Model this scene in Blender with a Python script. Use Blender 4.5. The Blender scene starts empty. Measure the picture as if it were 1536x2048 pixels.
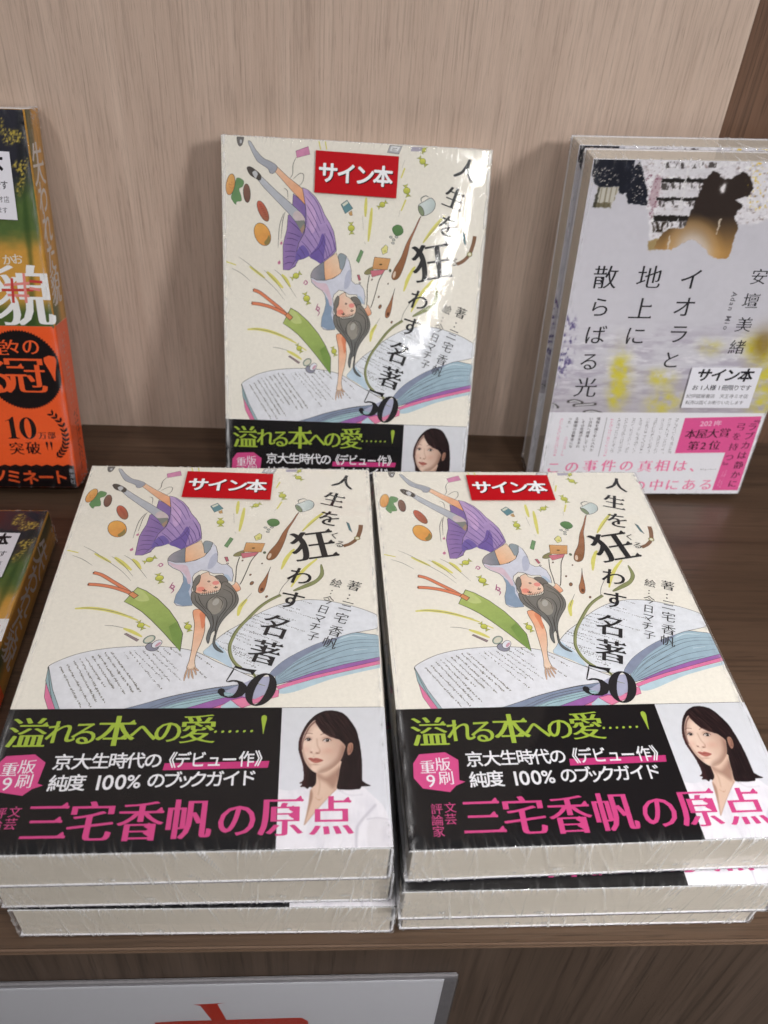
import bpy, math, random
import numpy as np
from mathutils import Matrix, Vector
from mathutils.geometry import tessellate_polygon
S = bpy.context.scene
COL = S.collection
MM = 0.001
# ------------------------------------------------------------------ camera
CZ, YAW, PITCH, ROLL, FPX = 308.4, .089775, .707565, .079349, 1700.44
cy, sy, cp, sp = math.cos(YAW), math.sin(YAW), math.cos(PITCH), math.sin(PITCH)
cf = Vector((sy*cp, cy*cp, -sp)); r0 = Vector((cy, -sy, 0)); u0 = r0.cross(cf)
cr = r0*math.cos(ROLL)+u0*math.sin(ROLL); cu_ = u0*math.cos(ROLL)-r0*math.sin(ROLL)
cam = bpy.data.cameras.new("camera"); co = bpy.data.objects.new("camera", cam); COL.objects.link(co)
M = Matrix((cr, cu_, -cf)).transposed().to_4x4(); M.translation = Vector((0, 0, CZ*MM)); co.matrix_world = M
cam.sensor_fit = 'VERTICAL'; cam.sensor_height = 36; cam.lens = FPX/2048*36
cam.clip_start = .01; cam.clip_end = 60
cam.dof.use_dof = True; cam.dof.focus_distance = .335; cam.dof.aperture_fstop = 15
S.camera = co
# ------------------------------------------------------------------ world and lamps
W = bpy.data.worlds.new("World"); S.world = W; W.use_nodes = True
bg = W.node_tree.nodes['Background']; bg.inputs[0].default_value = (.93, .96, 1, 1); bg.inputs[1].default_value = 1.0
_tc = W.node_tree.nodes.new('ShaderNodeTexCoord'); _sx = W.node_tree.nodes.new('ShaderNodeSeparateXYZ'); _rp = W.node_tree.nodes.new('ShaderNodeValToRGB')
W.node_tree.links.new(_tc.outputs['Generated'], _sx.inputs[0]); W.node_tree.links.new(_sx.outputs['Z'], _rp.inputs[0]); W.node_tree.links.new(_rp.outputs[0], bg.inputs[0])
_rp.color_ramp.elements[0].position = 0; _rp.color_ramp.elements[0].color = (.055, .048, .042, 1)      # shop floor below, pale ceiling above
_rp.color_ramp.elements[1].position = .55; _rp.color_ramp.elements[1].color = (.275, .28, .285, 1)
def area(name, loc, target, sx, sy_, power, col=(1, .985, .96), spread=180):
    l = bpy.data.lights.new(name, 'AREA'); l.shape = 'RECTANGLE'; l.size = sx; l.size_y = sy_; l.energy = power; l.color = col
    l.spread = math.radians(spread)
    o = bpy.data.objects.new(name, l); COL.objects.link(o); o.location = loc
    d = Vector(target)-Vector(loc); o.rotation_euler = d.to_track_quat('-Z', 'Y').to_euler()
    o['kind'] = 'structure'
    return o
area("ceiling_lamp", (.0, .10, 1.6), (.0, .15, 0), .6, .4, 3.7)
area("ceiling_lamp", (-.55, -.80, 1.25), (0, .38, .16), .09, .09, 5.2)
area("ceiling_lamp", (.80, -.50, .75), (.05, .3, .08), .16, .16, 7.6)
area("added_right_lamp", (.30, -.50, .95), (.17, .15, .0), .08, .08, .30, spread=34)  # added lamp, no real spotlight; lifts the right to mimic the photographer's shadow
ll = area("linear_ceiling_lamp", (.84, -5.6, 1.6), (.84, -5.6, 0), .075, 6.6, 58); ll.rotation_euler = (0, 0, .053)
S.view_settings.view_transform = 'Standard'; S.view_settings.look = 'None'; S.view_settings.exposure = 0; S.view_settings.gamma = 1
S.render.film_transparent = False
S.cycles.transparent_max_bounces = 32; S.cycles.max_bounces = 8
# ------------------------------------------------------------------ helpers
def lin(c):
    c = np.asarray(c, float)/255.
    return np.where(c <= .04045, c/12.92, ((c+.055)/1.055)**2.4)
INK = 1.02
def ink(c): return np.clip(lin(c)*INK, 0, .86)
SPEC = .12
def tag(o, label=None, cat=None, group=None, kind=None):
    if label: o['label'] = label
    if cat: o['category'] = cat
    if group: o['group'] = group
    if kind: o['kind'] = kind
    return o
def empty(name, mat=None):
    o = bpy.data.objects.new(name, None); COL.objects.link(o); o.empty_display_size = .02
    if mat is not None: o.matrix_world = mat
    return o
def obj(name, me, parent=None, mat=None):
    o = bpy.data.objects.new(name, me); COL.objects.link(o)
    if mat is not None and not me.materials: me.materials.append(mat)
    if parent: o.parent = parent
    return o
def copy_tree(o, parent=None):
    c = o.copy(); COL.objects.link(c)
    if parent: c.parent = parent
    for ch in list(o.children): copy_tree(ch, c)
    return c
class N:
    def __init__(s, name):
        s.m = bpy.data.materials.new(name); s.m.use_nodes = True; s.t = s.m.node_tree; s.n = s.t.nodes
        s.b = s.n['Principled BSDF']; s.out = s.n['Material Output']
    def add(s, ty, **k):
        n = s.n.new(ty)
        for a, v in k.items():
            if hasattr(n, a): setattr(n, a, v)
            else: n.inputs[a].default_value = v
        return n
    def l(s, a, b): s.t.links.new(a, b)
    def coord(s, scale, kind='Object', loc=(0, 0, 0), rot=(0, 0, 0)):
        c = s.add('ShaderNodeTexCoord'); m = s.add('ShaderNodeMapping'); m.inputs['Scale'].default_value = scale
        m.inputs['Location'].default_value = loc; m.inputs['Rotation'].default_value = rot
        s.l(c.outputs[kind], m.inputs[0]); return m.outputs[0]
    def noise(s, vec, scale=1, detail=4, rough=.6, dist=0):
        n = s.add('ShaderNodeTexNoise'); n.inputs['Scale'].default_value = scale; n.inputs['Detail'].default_value = detail
        n.inputs['Roughness'].default_value = rough; n.inputs['Distortion'].default_value = dist; s.l(vec, n.inputs['Vector']); return n.outputs['Fac']
    def ramp(s, fac, stops):
        r = s.add('ShaderNodeValToRGB'); e = r.color_ramp.elements
        while len(e) < len(stops): e.new(.5)
        for k, (p, c) in enumerate(stops): e[k].position = p; e[k].color = (*c, 1)
        s.l(fac, r.inputs[0]); return r.outputs[0]
    def mix(s, fac, a, b, mode='MIX'):
        m = s.add('ShaderNodeMix', data_type='RGBA', blend_type=mode)
        for i, v in ((0, fac), (6, a), (7, b)):
            if hasattr(v, 'links'): s.l(v, m.inputs[i])
            elif i == 0: m.inputs[0].default_value = v
            else: m.inputs[i].default_value = (*v, 1)
        return m.outputs[2]
    def bump(s, h, strength=.3, dist=.001):
        b = s.add('ShaderNodeBump'); b.inputs['Strength'].default_value = strength; b.inputs['Distance'].default_value = dist
        s.l(h, b.inputs['Height']); s.l(b.outputs[0], s.b.inputs['Normal'])
def paper(name, rgb, rough=.55, mott=.05):
    n = N(name); f = n.noise(n.coord((600,)*3), 1, 5, .7)
    a = ink(rgb); c = n.ramp(f, [(.3, a*(1-mott)), (.7, np.clip(a*(1+mott), 0, .88))])
    n.l(c, n.b.inputs['Base Color']); n.b.inputs['Roughness'].default_value = rough; n.b.inputs['Specular IOR Level'].default_value = SPEC
    n.bump(f, .12, .0003); return n.m
M_COVER = paper('cream_cover_paper', (224, 219, 209))
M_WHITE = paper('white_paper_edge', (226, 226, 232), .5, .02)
M_SHADE_EDGE = paper('white_edge_painted_shade', (126, 124, 138), .5, .05)  # lower cover edges: same white paper, shade under the overhang put into colour
M_BAND = paper('black_band_paper', (19, 18, 21), .5, .05)
M_GREYCOV = paper('grey_cover_paper', (206, 204, 210), .5, .04)
M_GOLD = paper('gold_cover_paper', (190, 140, 60), .5, .2)
M_ORANGE = paper('orange_band_paper', (232, 92, 44), .5, .03)
M_RED = paper('red_sticker_paper', (178, 14, 26), .45, .05)
M_LABEL = paper('white_label_paper', (222, 221, 230), .5, .02)
def pages_mat():
    n = N('page_block_paper'); v = n.coord((60, 60, 3200)); f = n.noise(v, 1, 3, .6)
    f2 = n.noise(n.coord((25, 25, 60)), 1, 3)
    c = n.mix(.5, n.ramp(f, [(.3, (.53, .478, .412)), (.7, (.64, .585, .512))]), n.ramp(f2, [(.3, (.55, .497, .432)), (.7, (.62, .562, .495))]))
    n.l(c, n.b.inputs['Base Color']); n.b.inputs['Roughness'].default_value = .8; n.bump(f, .6, .0003); return n.m
M_PAGES = pages_mat()
def print_mat(name='printed_ink', rough=.45, mott=.07):
    n = N(name); a = n.add('ShaderNodeAttribute', attribute_name='Col')
    f = n.noise(n.coord((260,)*3), 1, 5, .65)
    m = n.ramp(f, [(.25, (1-mott,)*3), (.75, (1, 1, 1))])
    n.l(n.mix(1., a.outputs['Color'], m, 'MULTIPLY'), n.b.inputs['Base Color']); n.b.inputs['Roughness'].default_value = rough
    n.b.inputs['Specular IOR Level'].default_value = SPEC
    return n.m
M_INK = print_mat(); M_WASH = print_mat('watercolour_print', .5, .2)
def thin_ior(n, f, ior):
    """a thin sheet reflects alike from both sides"""
    g = n.add('ShaderNodeNewGeometry'); m = n.add('ShaderNodeMapRange'); m.inputs['To Min'].default_value = ior; m.inputs['To Max'].default_value = 1/ior
    n.l(g.outputs['Backfacing'], m.inputs['Value']); n.l(m.outputs[0], f.inputs[0])
def film_mat():
    n = N('clear_shrink_film'); t = n.add('ShaderNodeBsdfTransparent'); t.inputs[0].default_value = (.985, .985, .985, 1)
    g = n.add('ShaderNodeBsdfGlossy'); g.inputs['Roughness'].default_value = .05; g.inputs[0].default_value = (1, 1, 1, 1)
    f = n.add('ShaderNodeFresnel'); thin_ior(n, f, 1.38)
    h = n.noise(n.coord((55, 38, 55)), 1, 3, .5, .6)
    b = n.add('ShaderNodeBump'); b.inputs['Strength'].default_value = .12; b.inputs['Distance'].default_value = .001; n.l(h, b.inputs['Height'])
    n.l(b.outputs[0], g.inputs['Normal']); n.l(b.outputs[0], f.inputs['Normal'])
    mx = n.add('ShaderNodeMixShader'); n.l(f.outputs[0], mx.inputs[0]); n.l(t.outputs[0], mx.inputs[1]); n.l(g.outputs[0], mx.inputs[2])
    # fold attribute whitens creases: milky film, and painted-in reflections of the ceiling
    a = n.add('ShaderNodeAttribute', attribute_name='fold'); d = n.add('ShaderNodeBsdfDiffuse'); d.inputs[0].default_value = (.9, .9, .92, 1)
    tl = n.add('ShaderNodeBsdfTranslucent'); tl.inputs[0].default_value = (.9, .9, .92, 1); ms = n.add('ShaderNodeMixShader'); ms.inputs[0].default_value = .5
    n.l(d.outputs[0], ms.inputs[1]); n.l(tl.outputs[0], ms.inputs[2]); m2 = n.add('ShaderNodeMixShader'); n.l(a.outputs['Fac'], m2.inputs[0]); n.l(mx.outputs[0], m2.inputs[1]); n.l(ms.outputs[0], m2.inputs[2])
    n.l(m2.outputs[0], n.out.inputs[0]); return n.m
M_FILM = film_mat()
def wood(name, dark, mid, light, along='Z', rough=.45, fine=420, coarse=26, streak=.5, seed=0, coat=0.):
    n = N(name)
    def sc(a, b): return {'Z': (a, a, b), 'X': (b, a, a), 'Y': (a, b, a)}[along]
    warp = n.noise(n.coord(sc(5, 1.2), loc=(seed, 0, 0)), 1, 2)
    c1 = n.noise(n.coord(sc(coarse, coarse*.05), loc=(seed, seed, seed)), 1, 5, .6, .8)
    c2 = n.noise(n.coord(sc(fine, fine*.022), loc=(seed, 2, 5)), 1, 4, .65, .3)
    c3 = n.noise(n.coord(sc(fine*2.6, fine*.09), loc=(3, seed, 1)), 1, 2, .6)
    base = n.ramp(c1, [(.28, dark), (.5, mid), (.72, light)])
    fineramp = n.ramp(c2, [(.33, (1-streak,)*3), (.5, (1, 1, 1)), (.68, (1+streak*.25,)*3)])
    pores = n.ramp(c3, [(.31, (1-streak,)*3), (.42, (1, 1, 1))])
    col = n.mix(1., n.mix(1., base, fineramp, 'MULTIPLY'), pores, 'MULTIPLY')
    n.l(n.mix(.12, col, n.ramp(warp, [(.3, dark), (.7, light)])), n.b.inputs['Base Color'])
    n.b.inputs['Roughness'].default_value = rough; n.b.inputs['Specular IOR Level'].default_value = .38; n.b.inputs['Coat Weight'].default_value = coat; n.b.inputs['Coat Roughness'].default_value = .25
    n.bump(c2, .25, .0004); return n.m
M_WALL = wood('pale_oak_laminate', (.48, .358, .290), (.55, .420, .345), (.625, .485, .402), 'Z', .5, 900, 60, .25)
M_SIDE = wood('reddish_oak_laminate', (.105, .054, .034), (.150, .080, .050), (.20, .112, .072), 'Z', .5, 430, 30, .45, 7)
M_SHELF = wood('walnut_shelf_laminate', (.050, .028, .017), (.074, .043, .027), (.104, .064, .041), 'X', .36, 420, 26, .42, 3, 0)
M_FASCIA = wood('walnut_fascia_laminate', (.042, .027, .019), (.068, .045, .033), (.100, .069, .053), 'Z', .5, 300, 30, .38, 11)
M_EDGE = wood('shelf_edge_strip', (.10, .062, .040), (.13, .082, .055), (.16, .10, .07), 'X', .4, 300, 20, .2, 4)
def flat(name, c, rough=.6, **k):
    n = N(name); f = n.noise(n.coord((400,)*3), 1, 3); c = np.array(c)
    n.l(n.ramp(f, [(.3, c*.93), (.7, np.clip(c*1.07, 0, 1))]), n.b.inputs['Base Color']); n.b.inputs['Roughness'].default_value = rough
    return n.m
M_GAP = flat('shadow_gap_core', (.012, .009, .007), .9)
# mesh builders (all coordinates in millimetres)
def mesh(name, vs, fs, mats=(), mi=None, smooth=False):
    me = bpy.data.meshes.new(name); me.from_pydata([tuple(float(c)*MM for c in v) for v in vs], [], [tuple(int(i) for i in f) for f in fs])
    for m in mats: me.materials.append(m)
    if mi is not None: me.polygons.foreach_set('material_index', mi)
    if smooth: me.polygons.foreach_set('use_smooth', [True]*len(me.polygons))
    me.update(); return me
def box(name, a, b, mats=(), bev=0):
    (x0, y0, z0), (x1, y1, z1) = a, b
    vs = [(x, y, z) for z in (z0, z1) for y in (y0, y1) for x in (x0, x1)]
    fs = [(0, 2, 3, 1), (4, 5, 7, 6), (0, 1, 5, 4), (2, 6, 7, 3), (0, 4, 6, 2), (1, 3, 7, 5)]
    me = mesh(name, vs, fs, mats)
    if bev:
        import bmesh
        bm = bmesh.new(); bm.from_mesh(me); bmesh.ops.bevel(bm, geom=bm.edges[:], offset=bev*MM, segments=2, affect='EDGES', clamp_overlap=True); bm.to_mesh(me); bm.free()
    return me
# ------------------------------------------------------------------ homographies: photo pixel -> millimetres on a printed face
def hom(src, dst):
    A = []
    for (x, y), (u, v) in zip(src, dst):
        A.append([x, y, 1, 0, 0, 0, -u*x, -u*y, -u]); A.append([0, 0, 0, x, y, 1, -v*x, -v*y, -v])
    return np.linalg.svd(np.array(A, float))[2][-1].reshape(3, 3)
HW_, WW_ = 186.377, 120.234
DH, DT, DB = 187.42, 22.51, 88.8
HS = {'L': hom([(182, 931), (746, 940), (-89, 1717), (788, 1691.5)], [(0, 188), (128, 188), (0, 0), (128, 0)]),
      'R': hom([(747, 942), (1270, 950), (819, 1702), (1621, 1670)], [(0, 188), (128, 188), (0, 0), (128, 0)]),
      'S': hom([(443.4, 269.5), (983.4, 300.4), (454.7, 840.4), (935.5, 859.3)], [(0, 188), (128, 188), (0, 52.2), (128, 52.2)]),
      'W': hom([(1187, 315), (1712, 327), (1072, 987), (1482, 983)], [(0, HW_), (WW_, HW_), (0, 0), (WW_, 0)]),
      'D': hom([(-545.7, 200.5), (46.7, 218.5), (-326.5, 971), (156.5, 974)], [(0, DH), (128, DH), (0, 0), (128, 0)]),
      'P': hom([(46.7, 218.5), (79, 217), (156.5, 973), (178, 942)], [(0, DH), (DT, DH), (0, 0), (DT, 0)])}
CR = {'A': ('S', 440, 260, 5.486), 'B': ('S', 700, 270, 5.486), 'C': ('S', 440, 540, 5.486), 'D': ('S', 690, 540, 5.486),
      'E': ('L', 540, 1400, 6.144), 'F': ('L', 140, 930, 4.518), 'G': ('L', 440, 930, 4.518), 'H': ('L', 40, 1200, 3.84),
      'I': ('L', 400, 1180, 3.938), 'J': ('L', 0, 1400, 1.92), 'K': ('R', 736, 1400, 1.92), 'Q': ('R', 736, 920, 1.92),
      'M': ('W', 1040, 230, 2.625), 'N': ('W', 1040, 780, 3.097), 'T': ('W', 1150, 280, 3.979),
      'O': ('D', 0, 190, 2.527), 'p': ('D', 0, 640, 5.69), 'o': ('P', 0, 190, 2.527)}
def mp(crop, pts):
    k, x0, y0, s = CR[crop]; H = HS[k]; p = np.array(pts, float).reshape(-1, 2)
    q = np.c_[p[:, 0]/s+x0, p[:, 1]/s+y0, np.ones(len(p))] @ H.T
    return q[:, :2]/q[:, 2:]
def unmp(crop, uv):
    k, x0, y0, s = CR[crop]; H = np.linalg.inv(HS[k]); q = np.c_[uv, np.ones(len(uv))] @ H.T; q = q[:, :2]/q[:, 2:]
    return np.c_[(q[:, 0]-x0)*s, (q[:, 1]-y0)*s]
def spline(p, closed=True, sub=4):
    p = np.array(p, float); n = len(p); out = []
    rng = range(n) if closed else range(n-1)
    for i in rng:
        if closed: a, b, c, d = p[i-1], p[i], p[(i+1) % n], p[(i+2) % n]
        else: a, b, c, d = p[max(i-1, 0)], p[i], p[i+1], p[min(i+2, n-1)]
        for k in range(sub):
            t = k/sub; out.append(.5*((2*b)+(c-a)*t+(2*a-5*b+4*c-d)*t*t+(3*b-a-3*c+d)*t**3))
    if not closed: out.append(p[-1])
    return np.array(out)
# ------------------------------------------------------------------ glyph outlines from the built-in font
GC = {}
def contours(ch):
    if ch in GC: return GC[ch]
    cu = bpy.data.curves.new('glyph', 'FONT'); cu.body = ch; cu.fill_mode = 'NONE'; cu.resolution_u = 3
    o = bpy.data.objects.new('glyph', cu); COL.objects.link(o)
    dg = bpy.context.evaluated_depsgraph_get(); me = o.evaluated_get(dg).to_mesh()
    V = np.array([v.co[:2] for v in me.vertices]) if len(me.vertices) else np.zeros((0, 2)); nx = {}
    for e in me.edges: nx.setdefault(e.vertices[0], []).append(e.vertices[1]); nx.setdefault(e.vertices[1], []).append(e.vertices[0])
    seen = set(); out = []
    for s in range(len(V)):
        if s in seen: continue
        loop = [s]; seen.add(s); c = min(nx[s]) if s+1 not in nx[s] else s+1
        while c not in seen:
            loop.append(c); seen.add(c); k = [q for q in nx[c] if q not in seen]
            if not k: break
            c = c+1 if c+1 in k else k[0]
        if len(loop) > 2: out.append(V[loop])
    bpy.data.objects.remove(o); bpy.data.curves.remove(cu)
    GC[ch] = out; return out
def sarea(p): x, y = p[:, 0], p[:, 1]; return .5*np.sum(x*np.roll(y, -1)-y*np.roll(x, -1))
def offset(cs, dx, dy):
    big = max(cs, key=lambda c: abs(sarea(c))); sg = 1 if sarea(big) > 0 else -1; res = []
    for p in cs:
        d = np.roll(p, -1, 0)-p; L = np.hypot(*d.T)+1e-9; n = np.c_[d[:, 1], -d[:, 0]]/L[:, None]*sg
        m = n+np.roll(n, 1, 0); m /= np.maximum(np.hypot(*m.T), .45)[:, None]*1.0+1e-9
        m = np.clip(m, -1.3, 1.3); res.append(p+m*[dx, dy])
    return res
def uroko(cs, th=.075, size=.075):
    tris = []
    big = max(cs, key=lambda c: abs(sarea(c)))
    for p in cs:
        n = len(p)
        for i in range(n):
            a, b = p[i], p[(i+1) % n]
            if abs(a[0]-b[0]) < .006 and .035 < abs(a[1]-b[1]) < .1:
                pr, nxp = p[i-1], p[(i+2) % n]
                if abs(pr[1]-a[1]) < .012 and abs(nxp[1]-b[1]) < .012 and a[0]-pr[0] > .12 and b[0]-nxp[0] > .10:
                    x = a[0]; yt = max(a[1], b[1]); yb = min(a[1], b[1])
                    tris.append(np.array([(x-size*1.5, yt-.01), (x-size*.55, yt+size*.75), (x-size*.3, yt+size*.7), (x+.012, yb+.012), (x-.02, yb)]))
    return tris
def fillpoly(cs):
    vs = [[Vector((x, y, 0)) for x, y in c] for c in cs]; flatv = np.concatenate(cs)
    return flatv, [t for t in tessellate_polygon(vs)]
def inside(p, poly):
    x, y = p; a, b = poly, np.roll(poly, -1, 0); m = (a[:, 1] > y) != (b[:, 1] > y)
    with np.errstate(divide='ignore', invalid='ignore'): xi = (b[:, 0]-a[:, 0])*(y-a[:, 1])/(b[:, 1]-a[:, 1])+a[:, 0]
    return bool(np.sum(m & (x < xi)) % 2)
def islands(cs):
    """group each outer outline with its holes"""
    sg = 1 if sarea(max(cs, key=lambda c: abs(sarea(c)))) > 0 else -1
    outs = [c for c in cs if sarea(c)*sg > 0]; holes = [c for c in cs if sarea(c)*sg <= 0]; res = [[c] for c in outs]
    for h in holes:
        best = None
        for k, o in enumerate(outs):
            if abs(sarea(o)) > abs(sarea(h)) and inside(h[0], o) and (best is None or abs(sarea(o)) < abs(sarea(outs[best]))): best = k
        if best is not None: res[best].append(h)
    return res
TC = {}
DIG = {'\uE005': [[(.16, .70), (.50, .66), (.56, .60), (.585, .72), (.60, .745), (.40, .73), (.155, .745), (.12, .36), (.15, .35), (.22, .40), (.31, .42), (.44, .405), (.55, .33), (.585, .21), (.55, .09), (.45, .01), (.30, -.02), (.15, 0), (.07, .06), (.06, .13), (.10, .17), (.16, .165), (.20, .12), (.19, .07), (.22, .025), (.30, .01), (.37, .05), (.40, .13), (.405, .22), (.39, .32), (.34, .375), (.26, .37), (.19, .335), (.14, .33), (.175, .62)]],
       '\uE000': [[(.31+.27*math.cos(a), .363+.385*math.sin(a)) for a in np.linspace(0, 2*math.pi, 41)[:-1]],
                  [(.31+.105*math.cos(a), .363+.350*math.sin(a)) for a in np.linspace(2*math.pi, 0, 41)[:-1]]],
       '\uE001': [[(.10, .60), (.24, .66), (.33, .74), (.375, .74), (.375, .05), (.47, .015), (.47, -.005), (.12, -.005), (.12, .015), (.22, .05), (.22, .60), (.20, .62), (.10, .585)]],
       '\uE0A1': [[(.43, .80), (.50, .84), (.57, .80), (.58, .70), (.53, .40), (.505, .20), (.495, .20), (.47, .40), (.42, .70)],
                  [(.5+.065*math.cos(a), .03+.065*math.sin(a)) for a in np.linspace(0, 2*math.pi, 15)[:-1]]]}
def glyph(ch, style):
    """list of (verts, tris) copies, in em units, centred on the em box"""
    k = (ch, style)
    if k in TC: return TC[k]
    cs = [np.array(c, float) for c in DIG[ch]] if ch in DIG else contours(ch)
    if not cs: TC[k] = []; return []
    w = 1.0 if ord(ch) > 0x2e80 else max(c[:, 0].max() for c in cs)+.04
    if ch in DIG: w = .62 if ch != '\uE0A1' else 1.
    c0 = np.array([w/2, .375]); ur = []
    if style.startswith('min') and ch not in DIG:
        wgt = {'min': (.004, -.010, 0.), 'minb': (.006, -.014, .020), 'minh': (.006, -.014, .020)}[style]
        kanji = ord(ch) > 0x4dff
        if kanji: ur = uroko(cs, size={'min': .05, 'minb': .075, 'minh': .095}[style])
        cs = offset(cs, wgt[0], wgt[1] if kanji else wgt[1]*.2)
        sh = [(0, 0)] if wgt[2] == 0 else [(-wgt[2], 0), (0, 0), (wgt[2], 0)] if kanji else [(-wgt[2]*.7, -wgt[2]*.25), (0, 0), (wgt[2]*.7, wgt[2]*.25)]
    elif style == 'bold': sh = [(.012*a, .011*b) for a, b in ((-1, -1), (1, -1), (-1, 1), (1, 1), (0, 0))]
    elif style == 'heavy': sh = [(.03*math.cos(a), .028*math.sin(a)) for a in np.linspace(0, 2*math.pi, 9)[:-1]]+[(0, 0)]
    else: sh = [(0, 0)]
    parts = [fillpoly(g) for g in islands(cs)]; out = [(v-c0+np.array(s), t) for s in sh for v, t in parts]
    for u in ur: vv, tt = fillpoly([u-c0]); out.append((vv, tt))
    TC[k] = out; return out
# ------------------------------------------------------------------ flat print made of thin inked shapes
class Print:
    def __init__(s, z0=.03, dz=.0035): s.v = []; s.f = []; s.c = []; s.z0 = z0; s.dz = dz; s.n = 0; s.clip = None; s.off = None; s.bb = np.zeros((9000, 5)); s.nb = 0; s.top = z0; s.z = 0
    def put(s, uv, tris, col, z=None):
        """each inked shape lies just above whatever it overlaps"""
        uv = np.asarray(uv, float)
        if s.off is not None: uv = uv+s.off
        if s.clip is not None: uv = np.clip(uv, s.clip[0], s.clip[1])
        (a0, b0), (a1, b1) = uv.min(0), uv.max(0); B = s.bb[:s.nb]
        hit = B[(B[:, 0] < a1) & (B[:, 2] > a0) & (B[:, 1] < b1) & (B[:, 3] > b0), 4]; lv = hit.max()+1 if len(hit) else 0
        s.bb[s.nb] = (a0, b0, a1, b1, lv); s.nb += 1; z = s.z0+lv*s.dz; s.top = max(s.top, z)
        col = np.asarray(col, float)
        if col.ndim == 1: col = np.repeat(col[None], len(uv), 0)
        s.v.append(np.c_[uv, np.full(len(uv), z)]); s.c.append(col)
        for t in tris:
            a, b, c = uv[t[0]], uv[t[1]], uv[t[2]]; ar = (b[0]-a[0])*(c[1]-a[1])-(b[1]-a[1])*(c[0]-a[0])
            if abs(ar) < 1e-7: continue
            s.f.append([i+s.n for i in (t if ar > 0 else t[::-1])])
        s.n += len(uv)
    def fill(s, crop, pts, rgb, rgb2=None, ang=-90, smooth=True, line=None, lw=.22):
        uv = mp(crop, pts) if crop else np.array(pts, float)
        if smooth: uv = spline(uv)
        if rgb2 is not None:
            d = np.array([math.cos(math.radians(ang)), math.sin(math.radians(ang))]); t = uv@d; t = (t-t.min())/(np.ptp(t)+1e-9)
            col = ink(rgb)[None]*(1-t[:, None])+ink(rgb2)[None]*t[:, None]
        else: col = ink(rgb)
        v, t = fillpoly([uv]); s.put(v, t, col)
        if line is not None: s.line(None, np.r_[uv, uv[:1]], lw, line, smooth=False, taper=False)
    def line(s, crop, pts, w, rgb, smooth=True, taper=True, w2=None):
        uv = mp(crop, pts) if crop else np.array(pts, float)
        if smooth and len(uv) > 2: uv = spline(uv, False)
        d = np.gradient(uv, axis=0); d /= np.hypot(*d.T)[:, None]+1e-9; n = np.c_[-d[:, 1], d[:, 0]]
        t = np.linspace(0, 1, len(uv)); ww = np.full(len(uv), w/2.) if not taper else w/2*(.35+.65*np.sin(np.pi*np.clip(t*.92+.06, 0, 1)))
        if w2 is not None: ww = (w+(w2-w)*t)/2
        a, b = uv+n*ww[:, None], uv-n*ww[:, None]; m = len(uv)
        s.put(np.r_[a, b], [q for i in range(m-1) for q in ((i, i+1, m+i+1), (i, m+i+1, m+i))], ink(rgb))
    def ell(s, crop, cx, cy_, rx, ry, rot, rgb, rgb2=None, line=None, ang=-60):
        a = np.linspace(0, 2*math.pi, 21)[:-1]; r = math.radians(rot); x, y = rx*np.cos(a), ry*np.sin(a)
        s.fill(crop, np.c_[cx+x*math.cos(r)-y*math.sin(r), cy_+x*math.sin(r)+y*math.cos(r)], rgb, rgb2, ang, False, line)
    def char(s, ch, uv, em, style, rgb, rot=0, shear=0, sx=1, z=None, tri_limit=None):
        r = math.radians(rot); R = np.array([[math.cos(r), -math.sin(r)], [math.sin(r), math.cos(r)]])
        z = s.z if z is None else z
        for k, (v, t) in enumerate(glyph(ch, style)):
            q = v*em*np.array([sx, 1]); q = np.c_[q[:, 0]+q[:, 1]*shear, q[:, 1]]
            s.put(q@R.T+uv, t, ink(rgb), z+k*.0005)
    def run(s, crop, items, em, style, rgb, rot=0, shear=0, sx=1):
        for it in items:
            uv = mp(crop, [it[1:3]])[0] if crop else np.array(it[1:3]); e = it[3] if len(it) > 3 else em
            s.char(it[0], uv, e, style, rgb, rot, shear, sx)
        s.z += .012
    def textline(s, txt, u, v, em, style, rgb, pitch=None, vert=False, sx=1, shear=0):
        p = pitch or em
        for k, ch in enumerate(txt):
            if ch == ' ': continue
            s.char(ch, np.array([u, v-k*p] if vert else [u+k*p, v]), em, style, rgb, 0, shear, sx)
        s.z += .010
    def scribble(s, crop, p, q, rgb, rnd, size=.75, dens=.9):
        a, b = mp(crop, [p, q]) if crop else np.array([p, q], float); L = np.hypot(*(b-a)); n = max(2, int(L/dens)); d = (b-a)/L; m = np.array([-d[1], d[0]]); z = s.z
        for i in range(n):
            if rnd.random() < .1: continue
            c = a+d*(i+.5)*L/n+m*rnd.uniform(-.18, .18); h = size*rnd.uniform(.35, 1.05); w = rnd.uniform(.18, .34)*max(1, size/1.6); t = rnd.uniform(-.9, .9)
            for kk in range(rnd.choice((1, 2, 2))):
                an = t+kk*rnd.uniform(1.1, 2.0); e = np.array([math.cos(an), math.sin(an)]); e = d*e[0]*.8+m*e[1]; f = np.array([-e[1], e[0]])
                cc = c+d*rnd.uniform(-.2, .2); s.put([cc-e*h/2-f*w/2, cc+e*h/2-f*w/3, cc+e*h/2+f*w/3, cc-e*h/2+f*w/2], [(0, 1, 2), (0, 2, 3)], ink(rgb), z+(i % 5)*.0006+kk*.0003)
        s.z += .002
    def mesh(s, name, mat, to3=None):
        V = np.concatenate(s.v); C = np.concatenate(s.c)
        P3 = V if to3 is None else to3(V)
        me = mesh(name, P3, s.f, [mat])
        at = me.color_attributes.new('Col', 'FLOAT_COLOR', 'POINT'); at.data.foreach_set('color', np.c_[C, np.ones(len(C))].astype('f').ravel())
        return me
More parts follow.
